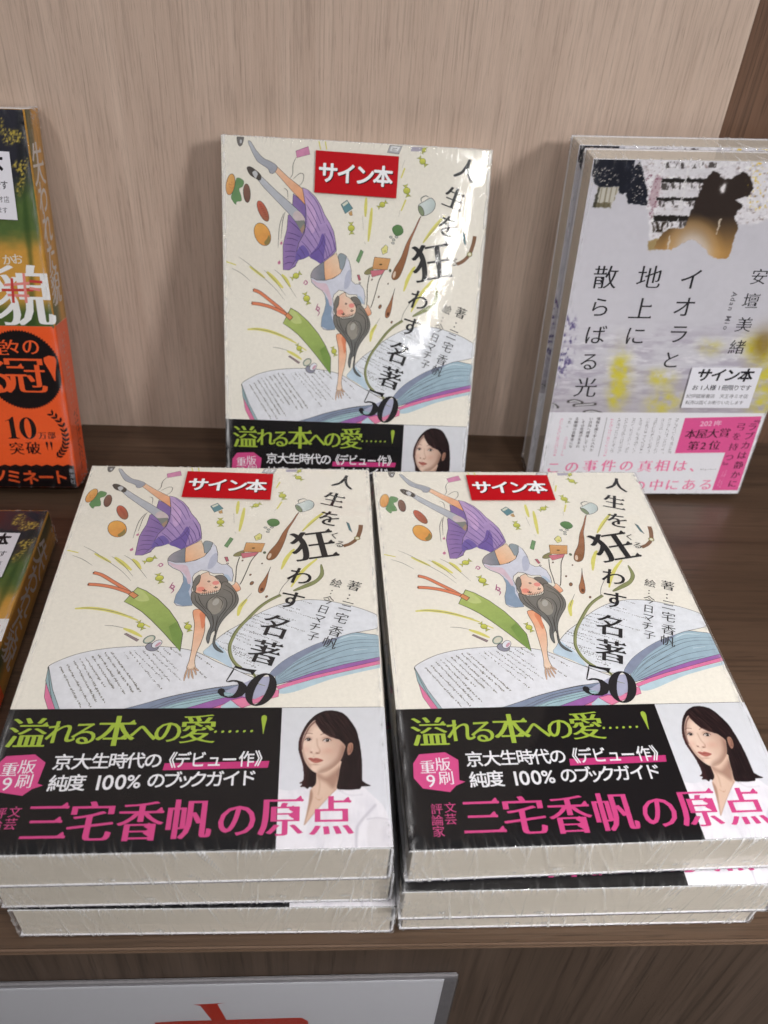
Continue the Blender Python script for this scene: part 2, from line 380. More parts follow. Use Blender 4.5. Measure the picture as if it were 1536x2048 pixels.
# ------------------------------------------------------------------ painted grids (colour held per vertex)
def vnoise(x, y, seed=0, oct=4):
    out = 0; amp = 1; tot = 0
    for o in range(oct):
        rs = np.random.RandomState(seed+o*17); T = rs.rand(64, 64); xi = np.floor(x).astype(int); yi = np.floor(y).astype(int); fx, fy = x-xi, y-yi
        fx = fx*fx*(3-2*fx); fy = fy*fy*(3-2*fy); g = lambda a, b: T[a % 64, b % 64]
        v = (g(xi, yi)*(1-fx)+g(xi+1, yi)*fx)*(1-fy)+(g(xi, yi+1)*(1-fx)+g(xi+1, yi+1)*fx)*fy
        out = out+v*amp; tot += amp; amp *= .55; x = x*2.03+7; y = y*2.03+3
    return out/tot
class Paint:
    def __init__(s, crop, u0, u1, v0, v1, step):
        nu, nv = int((u1-u0)/step)+1, int((v1-v0)/step)+1; s.nu, s.nv = nu, nv
        U, V = np.meshgrid(np.linspace(u0, u1, nu), np.linspace(v0, v1, nv)); s.uv = np.c_[U.ravel(), V.ravel()]
        p = unmp(crop, s.uv); s.x, s.y = p[:, 0], p[:, 1]; s.col = np.zeros((len(p), 3))
    def base(s, rgb): s.col[:] = rgb
    def mixin(s, m, rgb):
        rgb = np.asarray(rgb, float); s.col = s.col*(1-m[:, None])+rgb*m[:, None]
    def poly(s, pts, soft=3, smooth=True, grow=0):
        p = spline(pts) if smooth else np.array(pts, float)
        x, y = s.x, s.y; ins = np.zeros(len(x), bool); dm = np.full(len(x), 1e9)
        for i in range(len(p)):
            (ax, ay), (bx, by) = p[i-1], p[i]
            if abs(ay-by) > 1e-9: ins ^= ((ay > y) != (by > y)) & (x < (bx-ax)*(y-ay)/(by-ay)+ax)
            L = (bx-ax)**2+(by-ay)**2+1e-9; t = np.clip(((x-ax)*(bx-ax)+(y-ay)*(by-ay))/L, 0, 1)
            dm = np.minimum(dm, (x-ax-t*(bx-ax))**2+(y-ay-t*(by-ay))**2)
        d = np.sqrt(dm)*np.where(ins, 1, -1)+grow
        t = np.clip(d/(2*soft)+.5, 0, 1); return t*t*(3-2*t)
    def blob(s, cx, cy_, rx, ry, rot=0, pw=1.):
        r = math.radians(rot); dx, dy = s.x-cx, s.y-cy_; a = (dx*math.cos(r)+dy*math.sin(r))/rx; b = (-dx*math.sin(r)+dy*math.cos(r))/ry
        return np.clip(np.exp(-(a*a+b*b)*1.2)*pw, 0, 1)
    def strokem(s, pts, w, soft=2):
        p = spline(pts, False); dm = np.full(len(s.x), 1e9)
        for i in range(1, len(p)):
            (ax, ay), (bx, by) = p[i-1], p[i]; L = (bx-ax)**2+(by-ay)**2+1e-9; t = np.clip(((s.x-ax)*(bx-ax)+(s.y-ay)*(by-ay))/L, 0, 1)
            dm = np.minimum(dm, (s.x-ax-t*(bx-ax))**2+(s.y-ay-t*(by-ay))**2)
        return np.clip((w-np.sqrt(dm))/soft+.5, 0, 1)
    def mesh(s, name, mat, z=.03, to3=None):
        nu, nv = s.nu, s.nv; V = np.c_[s.uv, np.full(len(s.uv), z)]; P3 = V if to3 is None else to3(V)
        i = np.arange(nv-1)[:, None]*nu+np.arange(nu-1)[None]; i = i.ravel()
        me = mesh(name, P3, np.c_[i, i+1, i+nu+1, i+nu], [mat], smooth=True)
        C = ink(np.clip(s.col, 0, 255)); at = me.color_attributes.new('Col', 'FLOAT_COLOR', 'POINT'); at.data.foreach_set('color', np.c_[C, np.ones(len(C))].astype('f').ravel())
        return me

# ------------------------------------------------------------------ cover illustration (traced face of the cream paperback)
OL = (70, 66, 62)
rnd = random.Random(4)
def illustration():
    P = Print(.03); P.clip = (np.array([.3, 52.05]), np.array([127.4, 187.7])); f, l = P.fill, P.line
    Y, YD = (222, 214, 96), (205, 196, 70)
    # open book, left page
    f('C', [(250, 1265), (330, 1205), (450, 1150), (600, 1115), (760, 1100), (950, 1098), (1080, 1110), (1200, 1130), (1340, 1175), (1500, 1280), (1620, 1350), (1720, 1410), (1800, 1470), (1640, 1510), (1500, 1522), (1300, 1560), (1100, 1610), (850, 1700), (600, 1760), (400, 1720), (330, 1480), (270, 1330)], (222, 223, 231), line=OL)
    f('C', [(250, 1265), (330, 1480), (425, 1720), (375, 1720), (262, 1400)], (150, 178, 186), smooth=False, line=OL, lw=.18)
    l('C', [(256, 1290), (300, 1440), (395, 1700)], .2, OL)
    f('C', [(268, 1420), (300, 1480), (395, 1720), (345, 1720), (290, 1550)], (226, 112, 160), smooth=False, line=OL, lw=.15)
    # left page edges
    f('C', [(830, 1710), (1100, 1612), (1300, 1562), (1540, 1520), (1700, 1505), (1850, 1530), (1830, 1600), (1700, 1600), (1550, 1625), (1400, 1660), (1200, 1720)], (128, 142, 168), line=OL, lw=.18)
    f('C', [(1080, 1710), (1250, 1640), (1450, 1590), (1700, 1560), (1860, 1560), (1830, 1610), (1600, 1625), (1400, 1665), (1250, 1720)], (156, 190, 200))
    for dy in (0, 22, 44, 66): l('C', [(1000+dy*3, 1700-dy*.2), (1250, 1600+dy), (1500, 1552+dy), (1750, 1530+dy*.7)], .16, OL)
    f('C', [(1250, 1725), (1400, 1665), (1560, 1618), (1720, 1600), (1850, 1600), (1700, 1660), (1500, 1725)], (158, 92, 172), line=OL, lw=.15)
    f('C', [(1440, 1730), (1560, 1675), (1650, 1645), (1700, 1655), (1690, 1690), (1600, 1730)], (232, 116, 166), line=OL, lw=.15)
    # right page
    f('D', [(20, 1190), (60, 1125), (110, 1055), (200, 965), (330, 872), (420, 800), (520, 735), (650, 675), (830, 640), (1000, 658), (1150, 705), (1300, 770), (1430, 865), (1430, 975), (1210, 1030), (1100, 1062), (900, 1132), (700, 1245), (600, 1325), (530, 1412), (440, 1420), (330, 1395), (250, 1345), (130, 1260)], (221, 224, 232), line=OL, lw=.2)
    f('D', [(20, 1190), (60, 1125), (105, 1075), (150, 1130), (200, 1200), (245, 1340), (130, 1260)], (186, 208, 226))
    f('D', [(530, 1412), (600, 1325), (700, 1245), (900, 1132), (1100, 1062), (1210, 1030), (1300, 1045), (1430, 1095), (1430, 1290), (1100, 1352), (850, 1422), (600, 1512), (560, 1500), (570, 1440)], (160, 187, 203), (142, 168, 186), line=OL, lw=.2)
    f('D', [(530, 1412), (600, 1325), (700, 1245), (900, 1132), (1100, 1062), (1000, 1130), (850, 1215), (740, 1290), (640, 1380), (570, 1440)], (132, 142, 168))
    for k, q in enumerate([[(590, 1440), (700, 1330), (900, 1215), (1100, 1125), (1260, 1105), (1400, 1115)], [(590, 1455), (720, 1350), (900, 1250), (1100, 1160), (1260, 1135), (1400, 1150)], [(600, 1470), (760, 1370), (1000, 1250), (1200, 1185), (1400, 1185)], [(605, 1482), (800, 1385), (1000, 1300), (1200, 1255), (1400, 1235)], [(610, 1495), (820, 1410), (1050, 1335), (1250, 1300)], [(640, 1400), (800, 1290), (960, 1215)], [(700, 1400), (860, 1320), (1010, 1260)]]): l('D', q, .16, OL)
    l('D', [(1080, 1095), (1180, 1060), (1300, 1075)], .5, (196, 216, 226)); l('D', [(1180, 1215), (1290, 1205)], .4, (200, 218, 228))
    f('D', [(600, 1512), (850, 1418), (1100, 1347), (1400, 1290), (1400, 1325), (1100, 1387), (850, 1447), (700, 1490)], (158, 92, 172), smooth=False, line=OL, lw=.15)
    f('D', [(575, 1535), (700, 1490), (850, 1447), (1100, 1387), (1400, 1325), (1400, 1360), (1100, 1417), (850, 1478), (590, 1562)], (232, 112, 164), smooth=False, line=OL, lw=.15)
    f('D', [(592, 1564), (850, 1481), (1100, 1420), (1400, 1363), (1400, 1385), (1200, 1430), (1000, 1480), (850, 1535), (700, 1590), (610, 1600)], (178, 205, 218))
    f('D', [(180, 1690), (250, 1640), (330, 1680), (300, 1730), (180, 1730)], (178, 205, 218), smooth=False)
    f('D', [(250, 1640), (330, 1622), (400, 1640), (540, 1590), (560, 1560), (595, 1570), (590, 1625), (480, 1655), (330, 1712), (300, 1690)], (228, 120, 162), smooth=False, line=(150, 50, 95), lw=.18)
    f('D', [(440, 1440), (560, 1440), (570, 1560), (420, 1640), (300, 1600), (200, 1560)], (170, 172, 200), smooth=False)
    # scribbled page text
    dk = (92, 88, 76)
    tops = [(290, 520), (345, 505), (400, 475), (445, 458), (490, 450), (540, 436), (590, 426), (640, 410), (692, 404)]
    ends = [(452, 835), (530, 835), (572, 792), (638, 800), (640, 680), (708, 688), (800, 732), (862, 718), (918, 712)]
    for a, b in zip(tops, ends):
        for k in (0,): P.scribble('H', a, b, dk, rnd, 1.15, .72); P.scribble('H', a, b, (120, 116, 104), rnd, .8, .9)
    for a, b in (((790, 410), (830, 472)), ((830, 400), (1082, 690)), ((870, 395), (1092, 612)), ((930, 385), (1152, 632)), ((985, 388), (1236, 626)), ((1030, 375), (1212, 545)), ((1098, 378), (1160, 430)), ((1150, 370), (1246, 442)), ((1335, 415), (1492, 527)), ((1328, 510), (1432, 606))):
        P.scribble('H', a, b, dk, rnd, .85, .7)
    for a, b in (((610, 128), (955, 240)), ((640, 118), (800, 160)), ((470, 180), (770, 245)), ((440, 200), (840, 330)), ((410, 225), (700, 318)), ((385, 238), (560, 300)), ((360, 270), (690, 380)), ((310, 288), (640, 420)), ((290, 305), (500, 360)), ((235, 318), (560, 425)), ((200, 345), (440, 452)), ((215, 330), (400, 400)), ((130, 398), (360, 478)), ((110, 428), (300, 510)), ((260, 458), (480, 570)), ((265, 480), (400, 545)), ((270, 500), (470, 600)), ((350, 572), (450, 612)), ((810, 85), (900, 112))):
        P.scribble('I', a, b, (112, 112, 110), rnd, .8, .75)
    # ribbon bookmark
    f('G', [(930, 905), (945, 912), (960, 985), (925, 1040), (850, 1090), (700, 1140), (690, 1128), (800, 1075), (880, 1040), (925, 985)], (140, 146, 92), line=(88, 92, 56), lw=.16)
    l('I', [(650, 42), (560, 85), (480, 140), (380, 235), (300, 320), (255, 400), (238, 460), (250, 530), (285, 585), (330, 620)], 1.3, (104, 110, 62), taper=False); l('I', [(650, 44), (560, 87), (480, 143), (380, 238), (303, 322), (258, 400), (241, 460), (253, 530), (288, 583), (330, 618)], .8, (146, 150, 98), taper=False)
    l('I', [(380, 635), (420, 655), (445, 700), (440, 740)], .9, (130, 136, 80)); l('I', [(440, 735), (520, 758)], .6, (130, 136, 80))
    # streaks
    for q, w in (([(310, 665), (420, 662), (560, 690), (700, 745), (845, 822)], 1.5), ([(740, 903), (820, 945), (900, 1000)], 1.5), ([(330, -30), (430, 45), (500, 100)], 1.3), ([(520, 30), (600, 110), (695, 210)], 1.9), ([(680, 60), (730, 120), (775, 200)], 1.7), ([(900, 865), (950, 900)], 1.4)): l('C', q, w, Y)
    for q in ([(215, -135), (330, -50), (440, 55), (600, 205), (712, 345)], [(600, 5), (680, 75), (760, 190), (845, 320)], [(490, 15), (600, 120), (720, 290)], [(585, 865), (660, 873), (760, 905)], [(360, 655), (560, 690), (800, 780)], [(140, -10), (240, 45), (345, 135)]): l('C', q, .26, (120, 118, 110))
    l('A', [(75, 1450), (185, 1490)], 1.3, Y)
    for q, w in (([(1080, 110), (1100, 215)], 1.3), ([(1150, 112), (1165, 215)], 1.3)): l('A', q, w, Y)
    for q, w in (([(170, 690), (165, 800), (162, 905)], 1.5), ([(232, 805), (215, 980), (193, 1180)], 1.6), ([(590, 365), (550, 475)], 1.6), ([(602, 715), (552, 838)], 1.7), ([(1025, 895), (900, 1040), (790, 1195)], 1.6), ([(705, 1455), (640, 1560), (595, 1650)], 1.6)): l('B', q, w, Y)
    for q, w in (([(740, -10), (680, 120), (635, 250)], 1.6), ([(960, 120), (860, 230), (780, 350), (715, 480)], 1.5), ([(340, 615), (290, 700), (272, 805)], 1.7)): l('D', q, w, Y)
    for q in ([(130, 890), (140, 1050)], [(150, 1180), (165, 1210)], [(590, 280), (560, 360)], [(540, 830), (525, 905)], [(1020, 905), (880, 1080), (790, 1190)]): l('B', q, .22, (120, 118, 110))
    for q in ([(380, 540), (320, 640), (290, 700)], [(740, 330), (640, 480), (600, 600)]): l('D', q, .24, (120, 118, 110))
    # green bookmark with orange ribbons
    f('C', [(780, 430), (860, 478), (970, 578), (1080, 715), (1160, 850), (1215, 980), (1212, 1165), (1150, 1080), (1060, 960), (950, 825), (860, 725), (770, 650), (695, 600)], (176, 192, 98), (128, 160, 74), ang=-70, smooth=False, line=OL, lw=.26)
    f('C', [(1095, 900), (1150, 850), (1210, 985), (1207, 1150), (1150, 1072)], (124, 156, 70), smooth=False)
    f('C', [(780, 450), (850, 500), (900, 590), (820, 600), (760, 540)], (190, 203, 122))
    for q in ([(372, 228), (450, 262), (560, 350), (660, 432), (735, 505)], [(355, 376), (450, 388), (560, 418), (660, 462), (745, 508)]): l('C', q, 1.75, OL, taper=False); l('C', q, 1.35, (228, 128, 84), taper=False)
    l('C', [(730, 495), (790, 552)], 2.4, OL, taper=False); l('C', [(734, 500), (786, 548)], 1.9, (220, 140, 84), taper=False)
    P.ell('C', 374, 229, 8, 9, 0, (60, 50, 40)); P.ell('C', 358, 376, 8, 9, 0, (60, 50, 40))
    # food
    P.ell('A', 122, 600, 48, 118, 8, (234, 176, 90), (225, 150, 70), OL)
    f('A', [(190, 530), (262, 558), (255, 620), (215, 650), (235, 720), (240, 780), (190, 790), (180, 822), (145, 780), (130, 730), (165, 640)], (108, 152, 98), line=(90, 120, 84), lw=.16)
    for k in range(14): P.ell('A', 90+rnd.random()*65, 530+rnd.random()*150, 4, 5, 0, (190, 120, 60))
    P.ell('A', 300, 697, 38, 104, -4, (142, 100, 86), (120, 84, 74), OL); P.ell('A', 475, 895, 46, 124, -24, (205, 92, 66), (160, 100, 70), OL)
    for k in range(7): l('A', [(430+k*12, 820+k*22), (462+k*12, 828+k*22)], .35, (150, 50, 40))
    P.ell('A', 470, 1152, 84, 132, -22, (240, 172, 66), (228, 150, 60), OL)
    f('A', [(540, 1160), (555, 1200), (545, 1250), (505, 1270), (490, 1240), (520, 1200)], (150, 130, 70))
    # shoes, socks, legs
    f('A', [(192, 66), (262, 68), (250, 150), (225, 178), (200, 150)], (118, 114, 112), line=OL, lw=.16); P.ell('A', 232, 125, 12, 22, 0, (190, 190, 195))
    f('F', [(640, 185), (685, 168), (780, 225), (870, 268), (908, 290), (914, 385), (860, 345), (800, 305), (720, 245)], (238, 190, 156), (240, 158, 104), ang=-60, smooth=False, line=OL, lw=.18)
    f('F', [(436, 36), (462, 36), (500, 80), (560, 122), (620, 138), (682, 166), (640, 202), (600, 202), (586, 178), (520, 152), (488, 134), (455, 82)], (184, 187, 197), (160, 163, 176), ang=-60, line=OL, lw=.18)
    # skirt
    f('F', [(805, 318), (860, 345), (916, 385), (912, 480), (860, 570), (790, 640), (760, 700), (730, 790), (650, 820), (583, 820), (600, 740), (622, 650), (650, 600), (690, 540), (722, 450), (760, 440), (780, 395)], (124, 98, 168), (150, 116, 178), ang=180, smooth=False, line=OL, lw=.2)
    for q in ([(640, 640), (700, 640), (765, 650)], [(632, 690), (700, 685), (755, 690)], [(620, 735), (680, 720), (745, 725)], [(690, 560), (760, 570), (825, 590)], [(725, 485), (790, 520), (850, 560)], [(605, 780), (660, 765), (715, 770)], [(670, 600), (730, 600), (795, 615)]): l('F', q, .3, (78, 60, 120))
    f('F', [(470, 198), (520, 230), (640, 305), (740, 360), (840, 420), (892, 460), (886, 520), (850, 566), (800, 497), (740, 445), (620, 360), (520, 290), (458, 235)], (192, 195, 204), (172, 175, 186), ang=-50, smooth=False, line=OL, lw=.2)
    f('F', [(800, 425), (845, 425), (890, 462), (882, 490), (800, 480), (770, 455)], (205, 188, 190)); f('F', [(790, 484), (888, 478), (882, 525), (848, 566)], (132, 136, 130), smooth=False)
    f('F', [(828, 540), (880, 500), (878, 530), (848, 568)], (170, 140, 118), smooth=False)
    f('F', [(378, 182), (400, 170), (440, 178), (505, 215), (490, 246), (450, 236), (400, 217)], (84, 76, 72), line=OL, lw=.16); f('F', [(425, 205), (460, 192), (478, 215), (450, 235)], (196, 196, 200)); l('F', [(455, 238), (488, 205)], .8, (84, 76, 72))
    f('F', [(905, 280), (960, 293), (1030, 335), (1075, 385), (1105, 440), (1150, 490), (1185, 545), (1197, 620), (1197, 672), (1110, 728), (1030, 770), (980, 752), (890, 715), (830, 735), (770, 745), (720, 790), (645, 822), (700, 780), (745, 740), (760, 690), (800, 625), (870, 560), (905, 490), (916, 400), (910, 320)], (186, 156, 208), (148, 118, 184), ang=-100, smooth=False, line=OL, lw=.22)
    f('F', [(1000, 640), (1060, 560), (1090, 600), (1060, 700), (1030, 768), (960, 745), (900, 715)], (112, 88, 168)); f('F', [(760, 690), (840, 640), (900, 700), (850, 728), (770, 742), (735, 760)], (112, 92, 172))
    f('F', [(925, 330), (960, 330), (1010, 420), (1000, 520), (950, 560), (925, 480)], (196, 160, 210))
    for q in ([(925, 330), (1000, 400), (1060, 500)], [(928, 380), (990, 460), (1040, 545)], [(920, 445), (980, 520), (1030, 590)], [(900, 515), (960, 580), (1010, 645)], [(870, 570), (930, 630), (980, 680)], [(830, 615), (890, 660), (930, 705)], [(1085, 560), (1130, 620), (1152, 690)], [(1060, 590), (1100, 650), (1120, 712)], [(1115, 500), (1165, 580), (1180, 665)], [(1000, 660), (1040, 700), (1060, 745)], [(955, 300), (1040, 370), (1095, 490)], [(1090, 555), (1030, 640), (950, 685), (890, 712)], [(790, 650), (830, 690), (850, 725)], [(760, 700), (790, 720), (800, 742)], [(1030, 600), (1075, 660), (1090, 725)], [(1140, 540), (1175, 610), (1188, 668)]): l('F', q, .32, (92, 70, 134))
    l('F', [(1195, 655), (1110, 712), (1020, 752)], .3, (92, 70, 134))
    # torso, shirt
    f('F', [(1215, 702), (1250, 688), (1305, 710), (1292, 760), (1240, 808), (1222, 800), (1212, 740)], (146, 158, 166), line=OL, lw=.18); f('F', [(885, 866), (920, 812), (1000, 772), (1052, 760), (1048, 880), (960, 886)], (158, 150, 160), (122, 132, 144), ang=0, line=OL, lw=.18)
    f('F', [(1050, 752), (1120, 718), (1195, 686), (1215, 740), (1222, 800), (1242, 800), (1222, 832), (1150, 860), (1080, 882), (1043, 880), (1045, 800)], (244, 172, 122), (240, 208, 178), ang=40, smooth=False, line=OL, lw=.18)
    f('F', [(884, 866), (890, 905), (930, 935), (1000, 965), (1026, 1000), (1028, 1060), (1000, 1120), (960, 1180), (940, 1250), (965, 1276), (1020, 1283), (1104, 1276), (1115, 1200), (1100, 1130), (1115, 1090), (1112, 1020), (1130, 990), (1190, 955), (1240, 960), (1300, 985), (1390, 985), (1440, 1050), (1475, 1060), (1487, 1000), (1475, 940), (1430, 902), (1380, 905), (1340, 880), (1345, 800), (1330, 740), (1303, 707), (1275, 770), (1222, 830), (1140, 868), (1040, 886), (950, 886)], (212, 214, 228), (198, 200, 216), ang=-120, smooth=False, line=OL, lw=.22)
    f('F', [(940, 1250), (960, 1180), (1000, 1120), (1028, 1060), (1026, 1000), (1060, 1035), (1095, 1100), (1075, 1150), (1110, 1274), (1020, 1280)], (134, 156, 182), smooth=False); f('F', [(890, 880), (960, 905), (1050, 910), (1080, 960), (1100, 1050), (1070, 1080), (1040, 990), (930, 925)], (214, 186, 200))
    f('F', [(1280, 840), (1335, 800), (1340, 870), (1300, 930), (1250, 940)], (182, 186, 208)); f('F', [(1400, 1000), (1440, 1000), (1470, 1050), (1440, 1050)], (170, 190, 212))
    # bag and straps
    for q in ([(262, 70), (240, 200), (238, 330), (232, 400)], [(430, 10), (370, 120), (330, 260), (292, 390), (275, 430)]): l('D', q, .42, (84, 80, 72), taper=False)
    f('B', [(150, 1532), (180, 1490), (250, 1460), (235, 1525), (190, 1545)], (146, 140, 92), line=OL, lw=.16); f('B', [(215, 1500), (380, 1490), (345, 1540), (235, 1572)], (206, 110, 126), smooth=False, line=OL, lw=.16)
    f('B', [(262, 1350), (437, 1368), (402, 1492), (238, 1482)], (222, 166, 100), (206, 146, 84), smooth=False, line=OL, lw=.22); P.ell('B', 330, 1432, 16, 9, 0, (90, 70, 40))
    # arms
    f('D', [(190, 458), (225, 430), (240, 398), (262, 425), (285, 490), (262, 515), (235, 525), (205, 500)], (246, 196, 164), (240, 150, 104), line=OL, lw=.18)
    f('C', [(1276, 725), (1370, 740), (1378, 850), (1385, 960), (1366, 1080), (1342, 1170), (1332, 1260), (1342, 1335), (1312, 1350), (1278, 1335), (1290, 1260), (1298, 1150), (1300, 1000), (1298, 880)], (238, 158, 112), (244, 208, 182), ang=-90, line=OL, lw=.2)
    f('C', [(1330, 760), (1372, 760), (1380, 900), (1360, 930), (1345, 850)], (226, 132, 88))
    for q in ([(1288, 1325), (1275, 1390), (1268, 1452)], [(1300, 1335), (1298, 1390), (1302, 1432)], [(1312, 1335), (1322, 1390), (1335, 1435)], [(1325, 1330), (1345, 1370), (1355, 1402)], [(1332, 1320), (1355, 1350), (1372, 1362)]): l('C', q, .75, OL); l('C', q, .5, (214, 170, 136))
    # head, hair
    f('C', [(1268, 330), (1300, 300), (1330, 330), (1300, 400), (1265, 460), (1250, 400)], (140, 138, 134)); f('C', [(1440, 315), (1490, 308), (1530, 350), (1545, 410), (1510, 470), (1470, 420), (1470, 360)], (120, 114, 108), line=OL, lw=.2)
    f('C', [(1345, 268), (1370, 262), (1385, 300), (1420, 320), (1462, 375), (1488, 430), (1478, 490), (1430, 520), (1350, 535), (1285, 520), (1268, 480), (1275, 440), (1300, 390), (1305, 300)], (250, 208, 184), (244, 170, 140), ang=-150, smooth=True, line=OL, lw=.2)
    f('C', [(1292, 296), (1262, 335), (1246, 400), (1250, 470), (1272, 515), (1278, 470), (1276, 430), (1296, 385), (1306, 330)], (122, 118, 112), line=OL, lw=.18); f('C', [(1430, 318), (1470, 372), (1492, 432), (1482, 500), (1520, 470), (1545, 410), (1530, 350), (1490, 310)], (120, 114, 108), line=OL, lw=.18)
    P.ell('C', 1318, 478, 34, 30, 0, (240, 138, 118)); P.ell('C', 1440, 405, 30, 26, 0, (240, 140, 132))
    f('C', [(1245, 520), (1262, 505), (1290, 530), (1340, 550), (1400, 545), (1450, 535), (1480, 500), (1490, 440), (1500, 400), (1540, 400), (1580, 450), (1625, 540), (1642, 620), (1622, 700), (1570, 775), (1522, 850), (1492, 930), (1476, 1030), (1480, 1110), (1545, 1192), (1490, 1165), (1460, 1110), (1460, 1040), (1475, 960), (1440, 990), (1424, 1095), (1404, 1040), (1415, 960), (1428, 900), (1390, 800), (1330, 722), (1272, 655), (1245, 585)], (128, 122, 114), (96, 102, 106), ang=-90, line=OL, lw=.24)
    f('C', [(1395, 620), (1450, 580), (1500, 600), (1520, 680), (1490, 760), (1440, 780), (1400, 720)], (150, 144, 134)); P.ell('C', 1455, 640, 26, 40, 20, (176, 172, 164))
    for q in ([(1275, 540), (1290, 620), (1350, 700), (1400, 780)], [(1300, 548), (1330, 640), (1380, 720)], [(1440, 560), (1390, 620), (1380, 700), (1430, 780), (1450, 900)], [(1450, 560), (1530, 600), (1545, 700), (1490, 820), (1470, 950)], [(1500, 480), (1580, 540), (1590, 660), (1530, 780), (1490, 880)], [(1520, 430), (1600, 520), (1618, 640), (1570, 740)], [(1420, 620), (1460, 580), (1510, 640), (1500, 720)], [(1440, 800), (1450, 900), (1425, 1000)], [(1480, 800), (1470, 930), (1468, 1030)], [(1300, 528), (1340, 560)], [(1480, 500), (1460, 545)]): l('C', q, .3, (66, 62, 58))
    for k in range(8): l('C', [(1335+k*17, 552-k*2), (1340+k*16, 515-k*3)], .5, (62, 58, 54))
    for q in ([(1330, 492), (1350, 503), (1372, 496)], [(1425, 462), (1445, 468), (1462, 455)]): l('C', q, .5, (50, 44, 42))
    for cx, cy_ in ((1352, 488), (1443, 452)): P.ell('C', cx, cy_, 6, 7, 0, (60, 50, 46))
    l('C', [(1395, 430), (1402, 436)], .35, (170, 100, 80)); P.ell('C', 1380, 385, 11, 9, 20, (170, 130, 120), None, OL)
    # compact, pencil, phone
    f('C', [(755, 965), (770, 955), (882, 1030), (868, 1048)], (150, 128, 132), smooth=False, line=OL, lw=.16)
    P.ell('C', 992, 1110, 52, 40, 20, (140, 140, 158), None, OL); P.ell('C', 960, 1030, 50, 36, -40, (150, 172, 160), None, OL); P.ell('C', 960, 1030, 38, 25, -40, (214, 208, 188)); P.ell('C', 1025, 1080, 46, 32, -50, (226, 226, 236), None, OL); P.ell('C', 1035, 1085, 30, 12, -50, (206, 150, 168))
    f('A', [(830, 230), (965, 180), (985, 265), (840, 305)], (216, 134, 178), smooth=False, line=(130, 80, 110), lw=.2)
    for q in ([(835, 300), (800, 380), (796, 480), (770, 532)], [(800, 542), (870, 480), (915, 492), (905, 570), (860, 622)], [(700, 642), (738, 670), (745, 770)], [(718, 900), (690, 1000), (672, 1200)], [(700, 920), (655, 1060), (640, 1300)]): l('A', q, .3, (96, 92, 86))
    for x, y, s_ in ((675, 1250, 1), (652, 1465, 1.2)): P.ell('A', x, y, 13*s_, 17*s_, 10, (206, 120, 156)); l('A', [(x+8, y-35), (x+4, y)], .3, (150, 60, 100))
    for x, y in ((937, 150), (1070, 440)): l('C', [(x-22, y+14), (x, y-22), (x+22, y), (x, y+24), (x-8, y)], .6, (190, 110, 150)); 
    l('C', [(1075, 380), (1060, 440), (1090, 480), (1070, 520)], .5, (170, 90, 130))
    def candy(crop, x, y, rot, s_=1):
        r = math.radians(rot); R = lambda pts: [(x+s_*(a*math.cos(r)-b*math.sin(r)), y+s_*(a*math.sin(r)+b*math.cos(r))) for a, b in pts]
        f(crop, R([(-24, 0), (-58, -26), (-50, 0), (-60, 22)]), (196, 198, 84), smooth=False, line=(112, 116, 50), lw=.18); f(crop, R([(24, 0), (60, -24), (52, 0), (58, 26)]), (186, 192, 78), smooth=False, line=(112, 116, 50), lw=.18)
        f(crop, R([(-30, 0), (-14, -26), (14, -26), (30, 0), (14, 26), (-14, 26)]), (224, 220, 70), (170, 180, 60), line=(112, 116, 50), lw=.2)
    for a in (('C', 835, 75, -35, 1.1), ('C', 952, 325, 70, 1.2), ('C', 872, 875, 60, .95), ('C', 1250, 910, 70, .95), ('A', 1435, 1085, 85, 1.2), ('B', 345, 770, -35, 1.05), ('B', 800, 165, -60, .8), ('B', 785, 290, 50, 1.15), ('B', 612, 615, 75, 1.25)): candy(*a)
    f('A', [(1322, 822), (1388, 772), (1452, 866), (1368, 925)], (96, 142, 152), smooth=False, line=OL, lw=.2); f('A', [(1335, 822), (1388, 784), (1402, 806), (1350, 846)], (214, 218, 200), smooth=False); f('A', [(1405, 915), (1440, 890), (1448, 945), (1420, 945)], (206, 160, 92), smooth=False, line=OL, lw=.14)
    f('B', [(770, 895), (740, 940), (690, 1050), (610, 1200), (548, 1360), (478, 1480), (448, 1570), (478, 1605), (532, 1572), (585, 1450), (628, 1300), (655, 1180), (712, 1040), (757, 930)], (178, 112, 78), (140, 92, 52), line=OL, lw=.18); P.ell('B', 478, 1545, 14, 38, 15, (222, 196, 172))
    f('B', [(745, 770), (800, 735), (868, 696), (905, 715), (925, 760), (910, 825), (860, 870), (800, 892), (757, 865), (738, 810)], (214, 222, 220), (184, 198, 198), ang=0, line=OL, lw=.24)
    P.ell('B', 770, 838, 26, 60, -22, (132, 146, 112), None, OL); l('B', [(775, 745), (770, 700), (820, 672), (855, 690)], .5, (104, 112, 108))
    f('D', [(542, 212), (522, 300), (502, 440), (480, 520), (452, 545), (434, 520), (445, 450), (480, 380), (520, 280)], (166, 106, 66), line=OL, lw=.18); P.ell('D', 465, 500, 14, 22, 15, (104, 60, 36))
    for x, y, a in ((378, 418, 24), (364, 310, 12), (505, 590, 14), (465, 165, 9), (490, 20, 13), (290, 118, 10)): P.ell('D', x, y, a*.6, a, 25, (150, 104, 74), None, OL)
    P.ell('B', 432, 1500, 12, 16, 0, (100, 120, 92), None, OL)
    f('B', [(455, 1040), (480, 1005), (515, 995), (555, 1010), (575, 1060), (560, 1095), (520, 1115), (480, 1100)], (100, 146, 84), (84, 124, 74), line=(80, 110, 72)); 
    for x, y in ((440, 1130), (470, 1160), (462, 1195), (500, 1128)): P.ell('B', x, y, 16, 12, 20, (196, 200, 192), None, OL)
